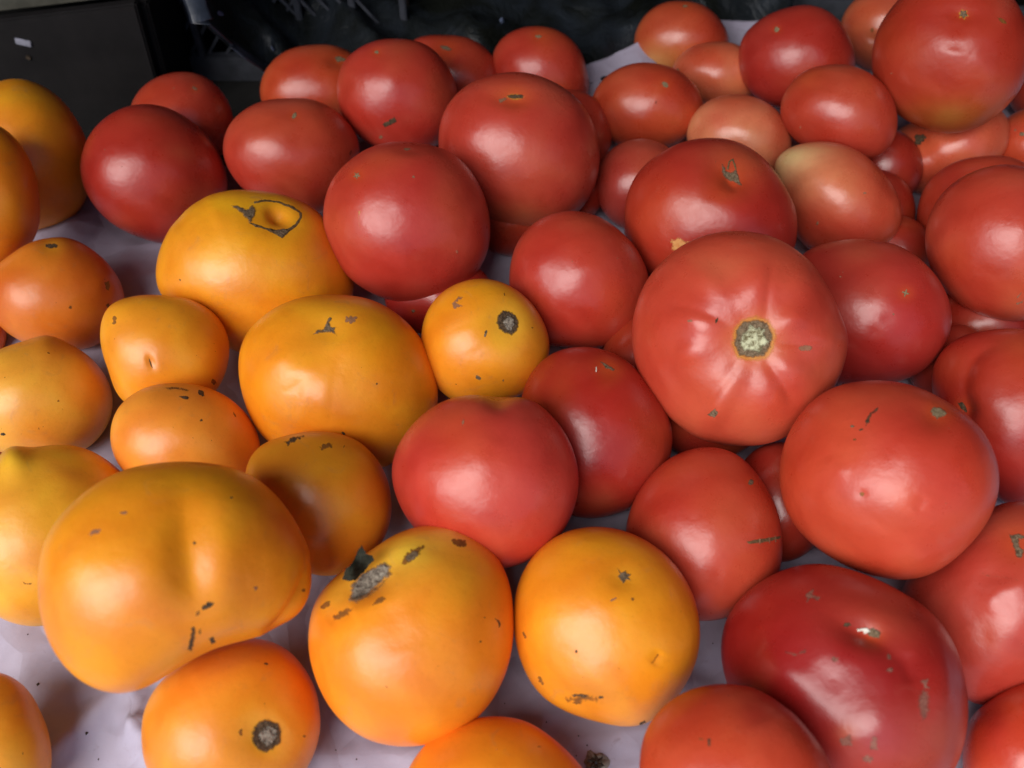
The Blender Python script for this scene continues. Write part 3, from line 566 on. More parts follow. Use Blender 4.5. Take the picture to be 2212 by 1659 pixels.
T('O8', 'orange_tomato', 'biggest orange tomato, broad two lobed beefsteak with black smudges low on it',
  [(84, 1232), (95, 1170), (140, 1100), (200, 1050), (270, 1015), (350, 1000), (450, 1002), (530, 1020), (600, 1073), (650, 1148), (680, 1222), (676, 1282), (652, 1330), (600, 1362), (540, 1378), (470, 1395), (400, 1432), (340, 1470), (270, 1500), (200, 1485), (130, 1430), (93, 1350)], (0.840, 0.297, 0.011), 0.03, 7, 0.85,
  disp=[('g', [(392, 1010), (408, 1180), (428, 1350)], 42, .105), ('d', 480, 1230, 45, 120, 0, -.03), ('g', [(560, 1372), (610, 1345), (655, 1270), (672, 1190)], 9, .10), ('d', 410, 1240, 60, 120, 0, .03)],
  tint=[(300, 1060, 200, 40, -10, (0.740, 0.235, 0.012), .5), (560, 1100, 80, 80, 0, (0.700, 0.224, 0.016), .5), (200, 1400, 90, 80, 0, (0.860, 0.336, 0.012), .5)],
  marks=[('smudge', 'darkcork', [(412, 1356), (420, 1352), (424, 1370), (420, 1390), (412, 1408), (404, 1404), (408, 1385)], .05, 2.5), ('smudge', 'darkcork', [(435, 1310), (448, 1302), (462, 1300), (462, 1308), (448, 1316), (438, 1318)], .05, 2), ('smudge', 'darkcork', [(450, 1378), (462, 1376), (466, 1386), (456, 1392)], .05, 2),
         ('speck', 'bruise', E(432, 1366, 4, 6), .04, 2), ('speck', 'bruise', E(428, 1325, 4, 7, 20), .04, 2), ('speck', 'darkcork', E(420, 1173, 4, 4), .05, .8), ('speck', 'darkcork', E(500, 1075, 4, 2.5), .05, .8), ('scuff', 'tan', E(268, 1108, 9, 4), .02, 2), ('scuff', 'tan', E(205, 1150, 16, 5, -25), .02, 2.5),
         ('speck', 'bruise', E(148, 1450, 3, 6, -30), .04, .8), ('speck', 'bruise', E(655, 1275, 4, 4), .04, 1), ('speck', 'tan', E(552, 1270, 5, 5), .02, 2)], specks=18)
T('O17', 'orange_tomato', 'orange tomato cut by the bottom edge between the sepal one and the paper gap',
  [(870, 1700), (908, 1622), (980, 1565), (1060, 1548), (1130, 1556), (1200, 1600), (1252, 1652), (1290, 1722), (1260, 1800), (1150, 1850), (990, 1840), (890, 1780)], (0.760, 0.224, 0.012), 0.0, 6,
  tint=[(1180, 1640, 50, 40, 30, (0.580, 0.180, 0.020), .4)], marks=[('speck', 'bruise', E(1165, 1613, 5, 2), .05, .6), ('speck', 'peach', E(1072, 1619, 4, 1.5, 20), .05, .4)], specks=8)
T('O16', 'orange_tomato', 'round orange tomato with a small grey star scar and grimy base',
  [(1110, 1332), (1120, 1262), (1160, 1192), (1220, 1150), (1290, 1138), (1370, 1155), (1440, 1200), (1490, 1270), (1511, 1350), (1506, 1420), (1475, 1488), (1425, 1545), (1380, 1567), (1300, 1560), (1230, 1540), (1165, 1498), (1125, 1430)], (0.800, 0.280, 0.012), 0.0, 7,
  disp=[('d', 1348, 1244, 60, 50, 0, .025), ('g', [(1600 - 190, 1440), (1430, 1405)], 9, .03), ('g', [(1220, 1190), (1230, 1290), (1280, 1360)], 50, -.02), ('d', 1380, 1330, 70, 70, 0, .02)],
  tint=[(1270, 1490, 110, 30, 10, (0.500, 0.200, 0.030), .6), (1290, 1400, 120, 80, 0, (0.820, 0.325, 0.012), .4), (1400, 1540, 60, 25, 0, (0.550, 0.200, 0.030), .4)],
  marks=[(BS, 'cork', [(1333, 1227), (1342, 1237), (1352, 1232), (1354, 1240), (1365, 1241), (1358, 1247), (1364, 1256), (1352, 1253), (1346, 1262), (1340, 1252), (1334, 1246), (1338, 1240)], .2, .8),
         ('speck', 'bruise', E(1367, 1294, 4, 4), .05, 1), ('scuff', 'tan', E(1325, 1295, 9, 3, -30), .03, 1), ('dent', 'seam', [(1405, 1432), (1420, 1412), (1424, 1414), (1410, 1434)], .02, .8), ('speck', 'darkcork', E(1245, 1407, 3, 4), .05, .6), ('scuff', 'darkcork', [(1232, 1500), (1250, 1498), (1270, 1502), (1266, 1508), (1240, 1506)], .03, 2.5),
         ('speck', 'darkcork', E(1298, 1506, 6, 4), .05, 1), ('scuff', 'bruise', E(1245, 1518, 10, 4), .04, 2), ('scuff', 'bruise', E(1260, 1510, 40, 9), .01, 5), ('speck', 'darkcork', [(1380, 1562), (1392, 1556), (1396, 1560), (1384, 1568)], .06, 1), ('scuff', 'bruise', E(1168, 1470, 4, 12, -30), .03, 2), ('speck', 'bruise', E(1133, 1372, 3, 9, -20), .04, 1)], specks=18)
T('O15', 'orange_tomato', 'orange tomato with a grey stem hollow, dark dry sepal and brown bruises',
  [(667, 1352), (678, 1298), (720, 1243), (790, 1192), (870, 1146), (940, 1133), (1010, 1146), (1060, 1185), (1095, 1240), (1108, 1312), (1105, 1400), (1080, 1480), (1030, 1550), (960, 1595), (880, 1611), (800, 1600), (730, 1550), (688, 1480), (668, 1412)], (0.840, 0.252, 0.012), 0.01, 7,
  disp=[('d', 790, 1250, 75, 42, -35, .13), ('g', [(840, 1230), (900, 1180), (980, 1140)], 20, .04), ('g', [(830, 1290), (880, 1420)], 34, .03), ('g', [(760, 1310), (700, 1350)], 16, .03)],
  tint=[(880, 1200, 120, 55, -30, LEMON, .75), (730, 1290, 60, 35, -40, (0.780, 0.403, 0.034), .7), (1000, 1250, 70, 60, 0, (0.820, 0.358, 0.019), .5)],
  marks=[('stem_scar', 'greypith', [(758, 1262), (780, 1238), (810, 1222), (838, 1212), (848, 1222), (842, 1245), (825, 1262), (800, 1285), (772, 1302), (752, 1300), (756, 1280)], .3, 2.5), ('scar_rim', 'cork', [(752, 1302), (756, 1280), (764, 1290), (790, 1284), (828, 1258), (843, 1232), (850, 1240), (828, 1268), (800, 1290), (774, 1304)], .5, 1.5),
         ('bruise', 'bruise', [(866, 1212), (880, 1192), (900, 1180), (918, 1178), (908, 1198), (890, 1216), (872, 1222)], .02, 3), ('bruise_core', 'cork', E(890, 1202, 16, 8, -35), .08, 2), ('bruise', 'bruise', E(992, 1172, 18, 9, 10), .03, 2.5), ('bruise', 'bruise', [(718, 1332), (735, 1318), (762, 1312), (756, 1326), (735, 1338), (722, 1342)], .03, 3), ('bruise', 'bruise', E(702, 1308, 14, 6, -30), .02, 3),
         ('bruise', 'bruise', E(818, 1300, 18, 6, -30), .02, 3), ('crack', 'darkcork', [(1068, 1334), (1078, 1340), (1082, 1350), (1078, 1357), (1077, 1348), (1070, 1338)], .05, .6), ('speck', 'darkcork', E(1047, 1334, 2.5, 2), .05, .3), ('speck', 'bruise', E(1038, 1386, 3, 3), .05, .5)], specks=9)


# ------------------------------------------------------------------ depth: rest every tomato on the paper or on its neighbours


# tomatoes at the bottom of the heap, seen only through the gaps
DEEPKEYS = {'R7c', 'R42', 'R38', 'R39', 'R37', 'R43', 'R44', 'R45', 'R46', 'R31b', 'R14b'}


def settle():
    n = len(TOM)
    for k in TOM:
        cx, cy, r = outline_stats(k['P'])
        k['c'] = (cx, cy)
        k['rho'] = r / F
        d = ray(cx, cy)
        k['d'] = d
        k['cosv'] = 1 / (d.dot(CR @ Vector((0, 0, -1))))
        k['rr'] = r / F / k['cosv']          # radius per metre of distance, approx.
        k['tmax'] = H / (-d.z + 0.92 * k['rr'])
        k['t'] = (H - 0.6 * k['lift']) / (-d.z + 0.92 * k['rr'])
    FRONT = {('R8', 'O14'), ('R8', 'O12'), ('R32', 'O12'), ('R32', 'O11'), ('O17', 'O15'), ('R30', 'R34'), ('R30', 'R33'), ('R12', 'R42')}
    pairs = []
    for a in range(n):
        for b in range(a + 1, n):
            A, B = TOM[a], TOM[b]
            dc = math.hypot(A['c'][0] - B['c'][0], A['c'][1] - B['c'][1]) / F
            sm = A['rho'] + B['rho']
            if dc > sm * 0.99:
                continue
            if (A['key'], B['key']) in FRONT:
                A, B = B, A
            if A['key'] in DEEPKEYS or B['key'] in DEEPKEYS:
                continue
            pairs.append((A, B, dc < 0.86 * sm))
    for k in TOM:
        k['t0'] = k['t']
    for k in TOM:
        if k['key'] in DEEPKEYS:
            k['t'] = k['t0'] = k['tmax']
    for it in range(400):
        worst = 0
        for A, B, hard in pairs:
            if not hard and B['t'] > A['t']:
                A, B = B, A
            pa, pb = A['d'] * A['t'], B['d'] * B['t']
            need = 0.89 * (A['rr'] * A['t'] + B['rr'] * B['t'])
            df = need - (pa - pb).length
            if hard and B['t'] > A['t']:
                df = max(df, 0.01)
            if df <= 1e-5:
                continue
            worst = max(worst, df)
            df = min(df, 0.004)
            room = max(0, min(A['tmax'], A['t0'] * 1.15) - A['t'])
            ua = min(room, df * 0.7)
            A['t'] += ua
            B['t'] = max(B['t'] - (df - ua) * 0.6, B['t0'] * 0.80)
        if worst < 2e-4:
            break
    print('settle worst', worst)
    return it


PT = [0.4]
FD = []


def set_fade(me, vals):
    at = me.attributes.new('fade', 'FLOAT', 'POINT')
    at.data.foreach_set('value', vals)



def build_tomato(k):
    V, Fc = ico(k['res'])
    cx, cy = k['c']
    d, t = k['d'], k['t']
    C = CAM + d * t
    # local frame: Z to the camera, X and Y close to picture right and up
    Z = -d
    X = (CR @ Vector((1, 0, 0))); X = (X - Z * X.dot(Z)).normalized()
    Y = Z.cross(X)
    Rp, Re = polar(k['P'], cx, cy)
    n = len(Rp)
    # outline in angles about the ray to the centre (exact perspective)
    g = (np.arange(n) / n) * 2 * math.pi - math.pi
    ox, oy = cx + Rp * np.cos(g), cy - Rp * np.sin(g)
    ex, ey = cx + Re * np.cos(g), cy - Re * np.sin(g)

    def to_local(x, y):
        q = np.stack([(x - CX) / F, -(y - CY) / F, -np.ones_like(x)], 1) @ CRN.T
        a = q @ np.array(X); b = q @ np.array(Y); c = q @ np.array(d)
        lx, ly = a / c * t, b / c * t
        th = np.arctan2(ly, lx); rr = np.hypot(lx, ly)
        ss = rr / t
        rr = rr * np.sqrt(np.clip(1 - 0.9 * ss * ss, 0.5, 1))
        o = np.argsort(th); th, rr = th[o], rr[o]
        return np.concatenate([th - 2 * math.pi, th, th + 2 * math.pi]), np.tile(rr, 3)
    To, Ro = to_local(ox, oy)
    Te, Rr = to_local(ex, ey)
    th = np.arctan2(V[:, 1], V[:, 0])
    rho = np.hypot(V[:, 0], V[:, 1])
    Rout = np.interp(th, To, Ro); Rel = np.interp(th, Te, Rr)
    s = rho ** 3
    Rad = Rel * (1 - s) + Rout * s
    rm = float(np.mean(Ro[:n]))
    k['r'] = rm
    # back half relaxes to the plain ellipse so that the body stays full in the round
    back = np.clip(-V[:, 2], 0, 1)
    Rad = Rad * (1 - back) + (0.5 * Rad + 0.5 * rm) * back
    P = np.stack([Rad * V[:, 0], Rad * V[:, 1], k['depth'] * rm * V[:, 2]], 1)
    N = np.stack([V[:, 0] / np.maximum(Rel, 1e-6), V[:, 1] / np.maximum(Rel, 1e-6), V[:, 2] / (k['depth'] * rm)], 1)
    N /= np.linalg.norm(N, axis=1)[:, None]
    rg = np.random.RandomState(abs(hash_str(k['key'])) % 99991)
    lump = np.zeros(len(V))
    for q in range(7):
        wv = rg.normal(size=3); wv *= rg.uniform(1.6, 4.6) / np.linalg.norm(wv)
        lump += rg.uniform(0.3, 1.0) / np.linalg.norm(wv) * np.sin(V @ wv + rg.uniform(0, 6.28))
    lump *= 0.020
    for q in range(26):
        wv = rg.normal(size=3); wv *= rg.uniform(5.5, 13) / np.linalg.norm(wv)
        lump += 0.017 * rg.uniform(0.2, 1.0) / np.linalg.norm(wv) * np.sin(V @ wv + rg.uniform(0, 6.28))
    P += N * (lump * rm * (1 - rho ** 4 * 0.7))[:, None]
    XW = np.array([X[:], Y[:], Z[:]])
    Wd = P @ XW + np.array(C)
    px, py = project(Wd)
    front = np.clip((V[:, 2] + 0.12) / 0.2, 0, 1)
    dd = np.zeros(len(V)); halo = []
    autos = []
    for mk in k['marks']:
        if mk[0] in ('blossom_scar', 'stem_scar') and k['key'] not in ('R13', 'O15', 'O14'):
            q = np.array([tuple(p) for p in mk[2]], float)
            c0 = q.mean(0); sz = max(6, 0.5 * max(np.ptp(q[:, 0]), np.ptp(q[:, 1])))
            autos.append(('d', c0[0], c0[1], sz * 2.0, sz * 1.7, 0, min(0.05, 0.9 * sz / (k['rho'] * F) * 0.35)))
            halo.append((c0[0], c0[1], sz * 1.7, sz * 1.5, 0, HALO['orange' in k['kind']], 0.55))
    for f in list(k['disp']) + autos:
        if f[0] == 'd':
            dd -= f[6] * (0.55 if f[3] < 26 and f[6] < 0.04 else 1) * gauss(px, py, f[1], f[2], f[3], f[4], f[5])
        elif f[0] == 'g':
            ds, par = seg_dist(px, py, f[1])
            sa = np.clip(np.minimum(par, 1 - par) / 0.36, 0, 1); taper = sa * sa * (3 - 2 * sa)
            end = f[4] if len(f) > 4 else 0
            if end:                              # open end: keeps full depth at its start
                taper = np.where(par < 0.5, 1, taper)
            u = ds / (f[2] * 1.5)
            dd -= f[3] * 0.62 * taper * np.exp(-np.abs(u) ** 1.7)
        elif f[0] == 'r':
            _, x, y, nn, ph, am, r0, r1 = f
            a = np.arctan2(py - y, px - x); q = np.hypot(px - x, py - y)
            win = np.clip((q - r0 * 0.3) / r0, 0, 1) * np.clip((r1 - q) / (r1 * 0.5), 0, 1)
            dd += am * (np.abs(np.cos(nn * 0.5 * a + ph)) ** 0.7 - 0.6) * win
    P += N * (dd * front * rm)[:, None]
    Wd = P @ XW + np.array(C)
    o = bpy.data.objects.new(k['kind'], None)
    me = bpy.data.meshes.new(k['kind'])
    me.vertices.add(len(V)); me.vertices.foreach_set('co', P.astype(np.float32).ravel())
    nf = len(Fc)
    me.loops.add(nf * 3); me.loops.foreach_set('vertex_index', Fc.ravel().astype(np.int32))
    me.polygons.add(nf); me.polygons.foreach_set('loop_start', (np.arange(nf) * 3).astype(np.int32))
    me.update(calc_edges=True)
    me.shade_smooth()
    px, py = project(Wd)
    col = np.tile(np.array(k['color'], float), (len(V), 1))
    # lean of hue over the body: one side riper than the other
    ax = rg.normal(size=3); ax /= np.linalg.norm(ax)
    lean = (V @ ax)[:, None]
    warm = np.array([1.03, 1.30, 1.15]) if k['kind'].startswith('red') else np.array([1.02, 1.14, 1.1])
    col *= 1 + lean * 0.45 * (warm - 1)
    blot = []
    cxx, cyy = k['c']; rpx = k['rho'] * F
    pal = ([(0.88, 0.37, 0.02), (0.74, 0.215, 0.012), (0.86, 0.31, 0.03), (0.78, 0.30, 0.02)] if 'orange' in k['kind'] else
           [(0.62, 0.105, 0.030), (0.41, 0.028, 0.026), (0.60, 0.095, 0.065), (0.47, 0.030, 0.020), (0.60, 0.13, 0.06)])
    for q in range(9):
        a_ = rg.uniform(0, 6.28); d_ = rpx * math.sqrt(rg.uniform(0, 0.9))
        c_ = np.array(pal[rg.randint(len(pal))]); c_ = 0.6 * c_ * (1.0 if 'orange' in k['kind'] else min(1.15, k['color'][0] / 0.52)) + 0.4 * np.array(k['color'])
        sz = rpx * rg.uniform(0.18, 0.55)
        blot.append((cxx + d_ * math.cos(a_), cyy + d_ * math.sin(a_), sz, sz * rg.uniform(0.45, 1.0), rg.uniform(0, 180), c_, rg.uniform(0.35, 0.75)))
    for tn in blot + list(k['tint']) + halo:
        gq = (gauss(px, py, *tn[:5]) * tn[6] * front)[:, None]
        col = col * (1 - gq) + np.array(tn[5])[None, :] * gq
    col *= np.array([1.09, 1.03, 1.0]) if 'orange' in k['kind'] else np.array([1.0, 0.95, 0.86])
    ca = me.color_attributes.new('tint', 'FLOAT_COLOR', 'POINT')
    ca.data.foreach_set('color', np.concatenate([np.clip(col, 0, 1), np.ones((len(V), 1))], 1).astype(np.float32).ravel())
    me.materials.append(M['orange'] if 'orange' in k['kind'] else M['red'])
    body = bpy.data.objects.new('skin', me)
    # the Empty is the thing; it stands at the tomato's lowest point
    mat = Matrix((X, Y, Z)).transposed().to_4x4()
    zmin = Wd[:, 2].min()
    base = Vector((C.x, C.y, zmin))
    o.location = base
    COL.objects.link(o); COL.objects.link(body)
    body.parent = o
    body.matrix_basis = Matrix.Translation(C - base) @ mat
    o['label'] = k['label']; o['category'] = k['cat'] or 'tomato'
    o['group'] = k['group'] or ('red tomatoes heaped on the stall' if 'red' in k['kind'] else 'orange tomatoes heaped on the stall')
    bv = BVHTree.FromPolygons(Wd.tolist(), Fc.tolist())
    k['obj'], k['bvh'], k['base'] = o, bv, base
    PT[0] = t
    for mk in k['marks']:
        patch(k, *mk)
    speck_part(k)


def hash_str(s):
    h = 7
    for ch in s:
        h = (h * 131 + ord(ch)) & 0x7fffffff
    return h


def ragged(poly, amp, step=4.0, seed=1):
    rr = random.Random(seed)
    out = []
    n = len(poly)
    for i in range(n):
        a, b = Vector(poly[i]), Vector(poly[(i + 1) % n])
        L = (b - a).length
        m = max(1, int(L / step))
        nn = Vector((-(b - a).y, (b - a).x)).normalized() if L > 0 else Vector((0, 0))
        for j in range(m):
            p = a.lerp(b, j / m) + nn * rr.uniform(-amp, amp)
            out.append(p)
    return out


def patch_geo(bv, poly, lift, amp, seed, base, edge_drop=-0.00003, rough=0.0):
    b = ragged(poly, amp, seed=seed)
    xs = [p.x for p in b]; ys = [p.y for p in b]
    ext = max(max(xs) - min(xs), max(ys) - min(ys))
    st = max(1.6, ext / 22)
    pts = list(b)
    x = min(xs) + st / 2
    while x < max(xs):
        y = min(ys) + st / 2
        while y < max(ys):
            pts.append(Vector((x + 0.3 * st * math.sin(y * 7), y + 0.3 * st * math.cos(x * 5))))
            y += st
        x += st
    nb = len(b)
    res = delaunay_2d_cdt(pts, [(i, (i + 1) % nb) for i in range(nb)], [list(range(nb))], 1, 1e-4)
    vs, _, fs, orig = res[0], res[1], res[2], res[3]
    used = set(i for f in fs for i in f)
    edgev = set()
    from collections import Counter
    ec = Counter()
    for f in fs:
        for i in range(len(f)):
            ec[tuple(sorted((f[i], f[(i + 1) % len(f)])))] += 1
    for e, c in ec.items():
        if c == 1:
            edgev.update(e)
    idx, V, FS = {}, [], []
    FD.clear()
    for i in sorted(used):
        d = ray(vs[i].x, vs[i].y)
        hit = bv.ray_cast(CAM, d)
        if hit[0] is None:
            loc, nor, _, _ = bv.find_nearest(CAM + d * PT[0])
            if loc is None:
                loc, nor = CAM + d * PT[0], -d
        else:
            loc, nor = hit[0], hit[1]
        if nor.dot(CAM - loc) < 0:
            nor = -nor
        h = -edge_drop if i in edgev else lift * (1 + 0.6 * mnoise.noise(loc * 900))
        idx[i] = len(V)
        V.append(loc + nor * h - base)
        if i in edgev:
            FD.append(0.0)
        else:
            q = vs[i]
            FD.append(min(1.0, min((q - p).length for p in b) / max(2.2, ext * 0.16)))
    for f in fs:
        FS.append([idx[i] for i in f][::-1])
    return V, FS


def patch(k, name, mat, poly, lift=0.2, amp=1.2):
    V, FS = patch_geo(k['bvh'], poly, max(0.05, lift) / 1000, amp, hash_str(k['key'] + name + str(poly[0])), k['base'], rough=0.00015)
    if len(V) < 3:
        return
    me = bpy.data.meshes.new(name)
    me.from_pydata([tuple(v) for v in V], [], FS)
    set_fade(me, list(FD))
    me.shade_smooth()
    me.materials.append(M[mat])
    o = bpy.data.objects.new(name, me)
    COL.objects.link(o)
    o.parent = k['obj']
    return o


def speck_part(k):
    if not k['specks']:
        return
    rr = random.Random(hash_str(k['key']))
    cx, cy = k['c']
    r = k['rho'] * F
    VV, FF, AA = [], [], []
    for i in range(k['specks']):
        a = rr.uniform(0, 6.28); q = math.sqrt(rr.uniform(0, 0.75)) * r
        if i % 5 == 4 or i % 5 == 2:
            continue
        x, y = cx + q * math.cos(a), cy + q * math.sin(a)
        L = rr.uniform(0.9, 2.4) * (2.2 if rr.random() < 0.12 else 1); W = max(0.7, L * rr.uniform(0.25, 0.8)); ro = rr.uniform(0, 180)
        V, FS = patch_geo(k['bvh'], E(x, y, L, W, ro, 7), 0.00006, 0.5, i, k['base'], 0.00005)
        b = len(VV)
        VV += V; FF += [[j + b for j in f] for f in FS]; AA += FD
    if not VV:
        return
    me = bpy.data.meshes.new('skin_specks')
    me.from_pydata([tuple(v) for v in VV], [], FF)
    set_fade(me, AA)
    me.shade_smooth()
    me.materials.append(M['bruise'] if 'orange' in k['kind'] else M['redspeck'])
    o = bpy.data.objects.new('skin_specks', me)
    COL.objects.link(o)
    o.parent = k['obj']
    o['kind'] = 'stuff'


print('settle iterations', settle())
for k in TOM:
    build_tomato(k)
    print('%-5s t=%.3f r=%.1fmm zc=%.3f base=%.3f' % (k['key'], k['t'], k['r'] * 1000, (CAM + k['d'] * k['t']).z, k['base'].z))

# ------------------------------------------------------------------ the dry sepal still on the stem of the front orange tomato
k15 = [k for k in TOM if k['key'] == 'O15'][0]
pts = [(740, 1252), (748, 1228), (764, 1212), (776, 1186), (782, 1176), (790, 1196), (806, 1200), (808, 1210), (796, 1222), (782, 1240), (768, 1254), (752, 1256)]
def sepal():
    bv, base = k15['bvh'], k15['base']
    d0 = ray(800, 1262); loc = bv.ray_cast(CAM, d0)[0]
    t0 = (loc - CAM).length - 0.004
    top, bot, fs = [], [], []
    rag = ragged(pts, 1.5, 5, 4)
    c = Vector((773, 1225))
    rings = [1.0, 0.66, 0.33]
    V = []
    for side in (0, 1):
        for r_ in rings:
            for p in rag:
                q = c.lerp(Vector(p), r_)
                t = t0 + 0.0035 * math.sin((q.x - 740) * 0.09) * math.cos((q.y - 1176) * 0.05) - side * 0.0 
                V.append(CAM + ray(q.x, q.y) * (t + side * 0.0007 * (1.2 - r_)) - base)
        V.append(CAM + ray(c.x, c.y) * (t0 + side * 0.0009) - base)
    n = len(rag); blk = n * 3 + 1
    for side in (0, 1):
        o = side * blk
        for j in range(2):
            for i in range(n):
                a, b = o + j * n + i, o + j * n + (i + 1) % n
                f = [a, b, b + n, a + n]
                fs.append(f if side else f[::-1])
        for i in range(n):
            f = [o + 2 * n + i, o + 2 * n + (i + 1) % n, o + 3 * n]
            fs.append(f if side else f[::-1])
    for i in range(n):
        fs.append([i, (i + 1) % n, blk + (i + 1) % n, blk + i])
    me = bpy.data.meshes.new('sepal'); me.from_pydata([tuple(v) for v in V], [], fs); me.materials.append(M['leaf'])
    o = bpy.data.objects.new('sepal', me); COL.objects.link(o); o.parent = k15['obj']
sepal()


def struct(o, kind='structure'):
    o['kind'] = kind
    return o


def plain(name, color, rough=0.6, spec=0.5, bump=None, scale=60, var=0.25):
    m, t, b = new_mat(name)
    n = noise_node(t, scale, 6, 0.65)
    lo = tuple(c * (1 - var) for c in color); hi = tuple(min(1, c * (1 + var)) for c in color)
    r = ramp(t, n.outputs['Fac'], [(0.35, lo), (0.65, hi)])
    t.links.new(r.outputs[0], b.inputs['Base Color'])
    b.inputs['Roughness'].default_value = rough
    b.inputs['Specular IOR Level'].default_value = spec
    if bump:
        bp = t.nodes.new('ShaderNodeBump'); bp.inputs['Strength'].default_value = bump; bp.inputs['Distance'].default_value = 0.001
        t.links.new(n.outputs['Fac'], bp.inputs['Height']); t.links.new(bp.outputs[0], b.inputs['Normal'])
    return m


# ------------------------------------------------------------------ paper the tomatoes lie on
def paper_mat():
    m, t, b = new_mat('white_wrapping_paper')
    L = t.links
    n = noise_node(t, 9, 6, 0.6, dist=0.6)
    r = ramp(t, n.outputs['Fac'], [(0.35, (0.28, 0.24, 0.31)), (0.6, (0.44, 0.40, 0.50))])
    n2 = noise_node(t, 90, 5, 0.7, dist=1.0)
    r2 = ramp(t, n2.outputs['Fac'], [(0.26, (0.62, 0.54, 0.50)), (0.36, (1, 1, 1))])
    mx = t.nodes.new('ShaderNodeMix'); mx.data_type = 'RGBA'; mx.blend_type = 'MULTIPLY'; mx.inputs[0].default_value = 0.6
    L.new(r.outputs[0], mx.inputs[6]); L.new(r2.outputs[0], mx.inputs[7]); L.new(mx.outputs[2], b.inputs['Base Color'])
    b.inputs['Roughness'].default_value = 0.62
    b.inputs['Specular IOR Level'].default_value = 0.3
    n3 = noise_node(t, 420, 4, 0.6)
    bp = t.nodes.new('ShaderNodeBump'); bp.inputs['Strength'].default_value = 0.2; bp.inputs['Distance'].default_value = 0.0004
    L.new(n3.outputs['Fac'], bp.inputs['Height'])
    tc = t.nodes.new('ShaderNodeTexCoord'); vo = t.nodes.new('ShaderNodeTexVoronoi'); vo.feature = 'DISTANCE_TO_EDGE'; vo.inputs['Scale'].default_value = 20
    nw = noise_node(t, 22, 3, 0.5); ad = t.nodes.new('ShaderNodeVectorMath'); ad.operation = 'MULTIPLY_ADD'; ad.inputs[1].default_value = (0.03, 0.03, 0.03)
    L.new(nw.outputs['Color'], ad.inputs[0]); L.new(tc.outputs['Object'], ad.inputs[2]); L.new(ad.outputs[0], vo.inputs['Vector'])
    bv2 = t.nodes.new('ShaderNodeBump'); bv2.inputs['Strength'].default_value = 0.42; bv2.inputs['Distance'].default_value = 0.012
    L.new(vo.outputs['Distance'], bv2.inputs['Height']); L.new(bp.outputs[0], bv2.inputs['Normal']); L.new(bv2.outputs[0], b.inputs['Normal'])
    return m


def crumple(x, y):
    h = 0
    for sc_, am in ((9, 0.0045), (22, 0.0038), (55, 0.0012)):
        q = mnoise.noise(Vector((x * sc_, y * sc_, sc_ * 1.7)))
        h += am * (1 - abs(q) * 2.2)
    for sc_, am in ((7, 0.0075), (17, 0.0058)):
        w_ = 0.25 * mnoise.noise(Vector((x * 11, y * 11, 5)))
        dd_ = mnoise.voronoi(Vector((x * sc_ + w_, y * sc_ - w_, 0.3)))[0]
        h += am * (min(0.5, dd_[1] - dd_[0]) * -1.6 + 0.4)
    return h * 0.8


def build_paper():
    nx, ny = 400, 400
    V, Fs = [], []
    x0, x1, y0 = -0.62, 0.66, -0.06
    ea, eb = on_plane_z(1265, 127, 0.025), on_plane_z(1372, 103, 0.025)
    cre = [on_plane_z(*p) for p in ((255, 1470), (300, 1560), (345, 1659))]
    cre2 = [on_plane_z(*p) for p in ((300, 1478), (318, 1530), (300, 1580))]
    cre3 = [on_plane_z(*p) for p in ((120, 1620), (240, 1530))]
    def sd(x, y, pl):
        best = 9
        for a, b in zip(pl[:-1], pl[1:]):
            dx, dy = b.x - a.x, b.y - a.y
            t = min(1, max(0, ((x - a.x) * dx + (y - a.y) * dy) / (dx * dx + dy * dy)))
            best = min(best, math.hypot(x - a.x - t * dx, y - a.y - t * dy))
        return best
    for j in range(ny + 1):
        for i in range(nx + 1):
            u, v = i / nx, j / ny
            x = x0 + (x1 - x0) * u
            # back edge: lies flat and short on the left, turned up on the right
            sl = (eb.y - ea.y) / (eb.x - ea.x)
            ye = ea.y + (x - ea.x) * sl * 0.9
            ye = min(ye, 0.80) if x > ea.x - 0.03 else min(0.525 + 0.006 * math.sin(x * 20), ye)
            if x > eb.x + 0.015:
                ye = max(0.60, ye - (x - eb.x - 0.015) * 6)
            if ea.x - 0.10 < x < ea.x - 0.03:
                q = (x - (ea.x - 0.10)) / 0.07
                ye = 0.525 * (1 - q) + ye * q
            y = y0 + (ye - y0) * v
            z = crumple(x, y) - 0.001
            up = max(0, min(1, (x - (ea.x - 0.06)) / 0.10))
            z += up * 0.026 * max(0, (v - 0.90) / 0.10) ** 1.3
            d = sd(x, y, cre)
            z += 0.006 * math.exp(-(d / 0.005) ** 2) * (1 + 0.6 * mnoise.noise(Vector((x * 160, y * 160, 0)))) + 0.002 * math.exp(-((d - 0.012) / 0.006) ** 2)
            z += 0.004 * math.exp(-(sd(x, y, cre2) / 0.004) ** 2) + 0.004 * math.exp(-(sd(x, y, cre3) / 0.005) ** 2)
            V.append((x, y, z))
    for j in range(ny):
        for i in range(nx):
            a = j * (nx + 1) + i
            Fs.append([a, a + 1, a + nx + 2, a + nx + 1])
    o = mesh_obj('paper_sheet', V, Fs, paper_mat())
    m = o.modifiers.new('thickness', 'SOLIDIFY'); m.thickness = 0.0004; m.offset = -1
    o['label'] = 'crumpled white wrapping paper spread under all the tomatoes'; o['category'] = 'paper'
    return V, Fs


PV, PF = build_paper()
pbv = BVHTree.FromPolygons(PV, PF)

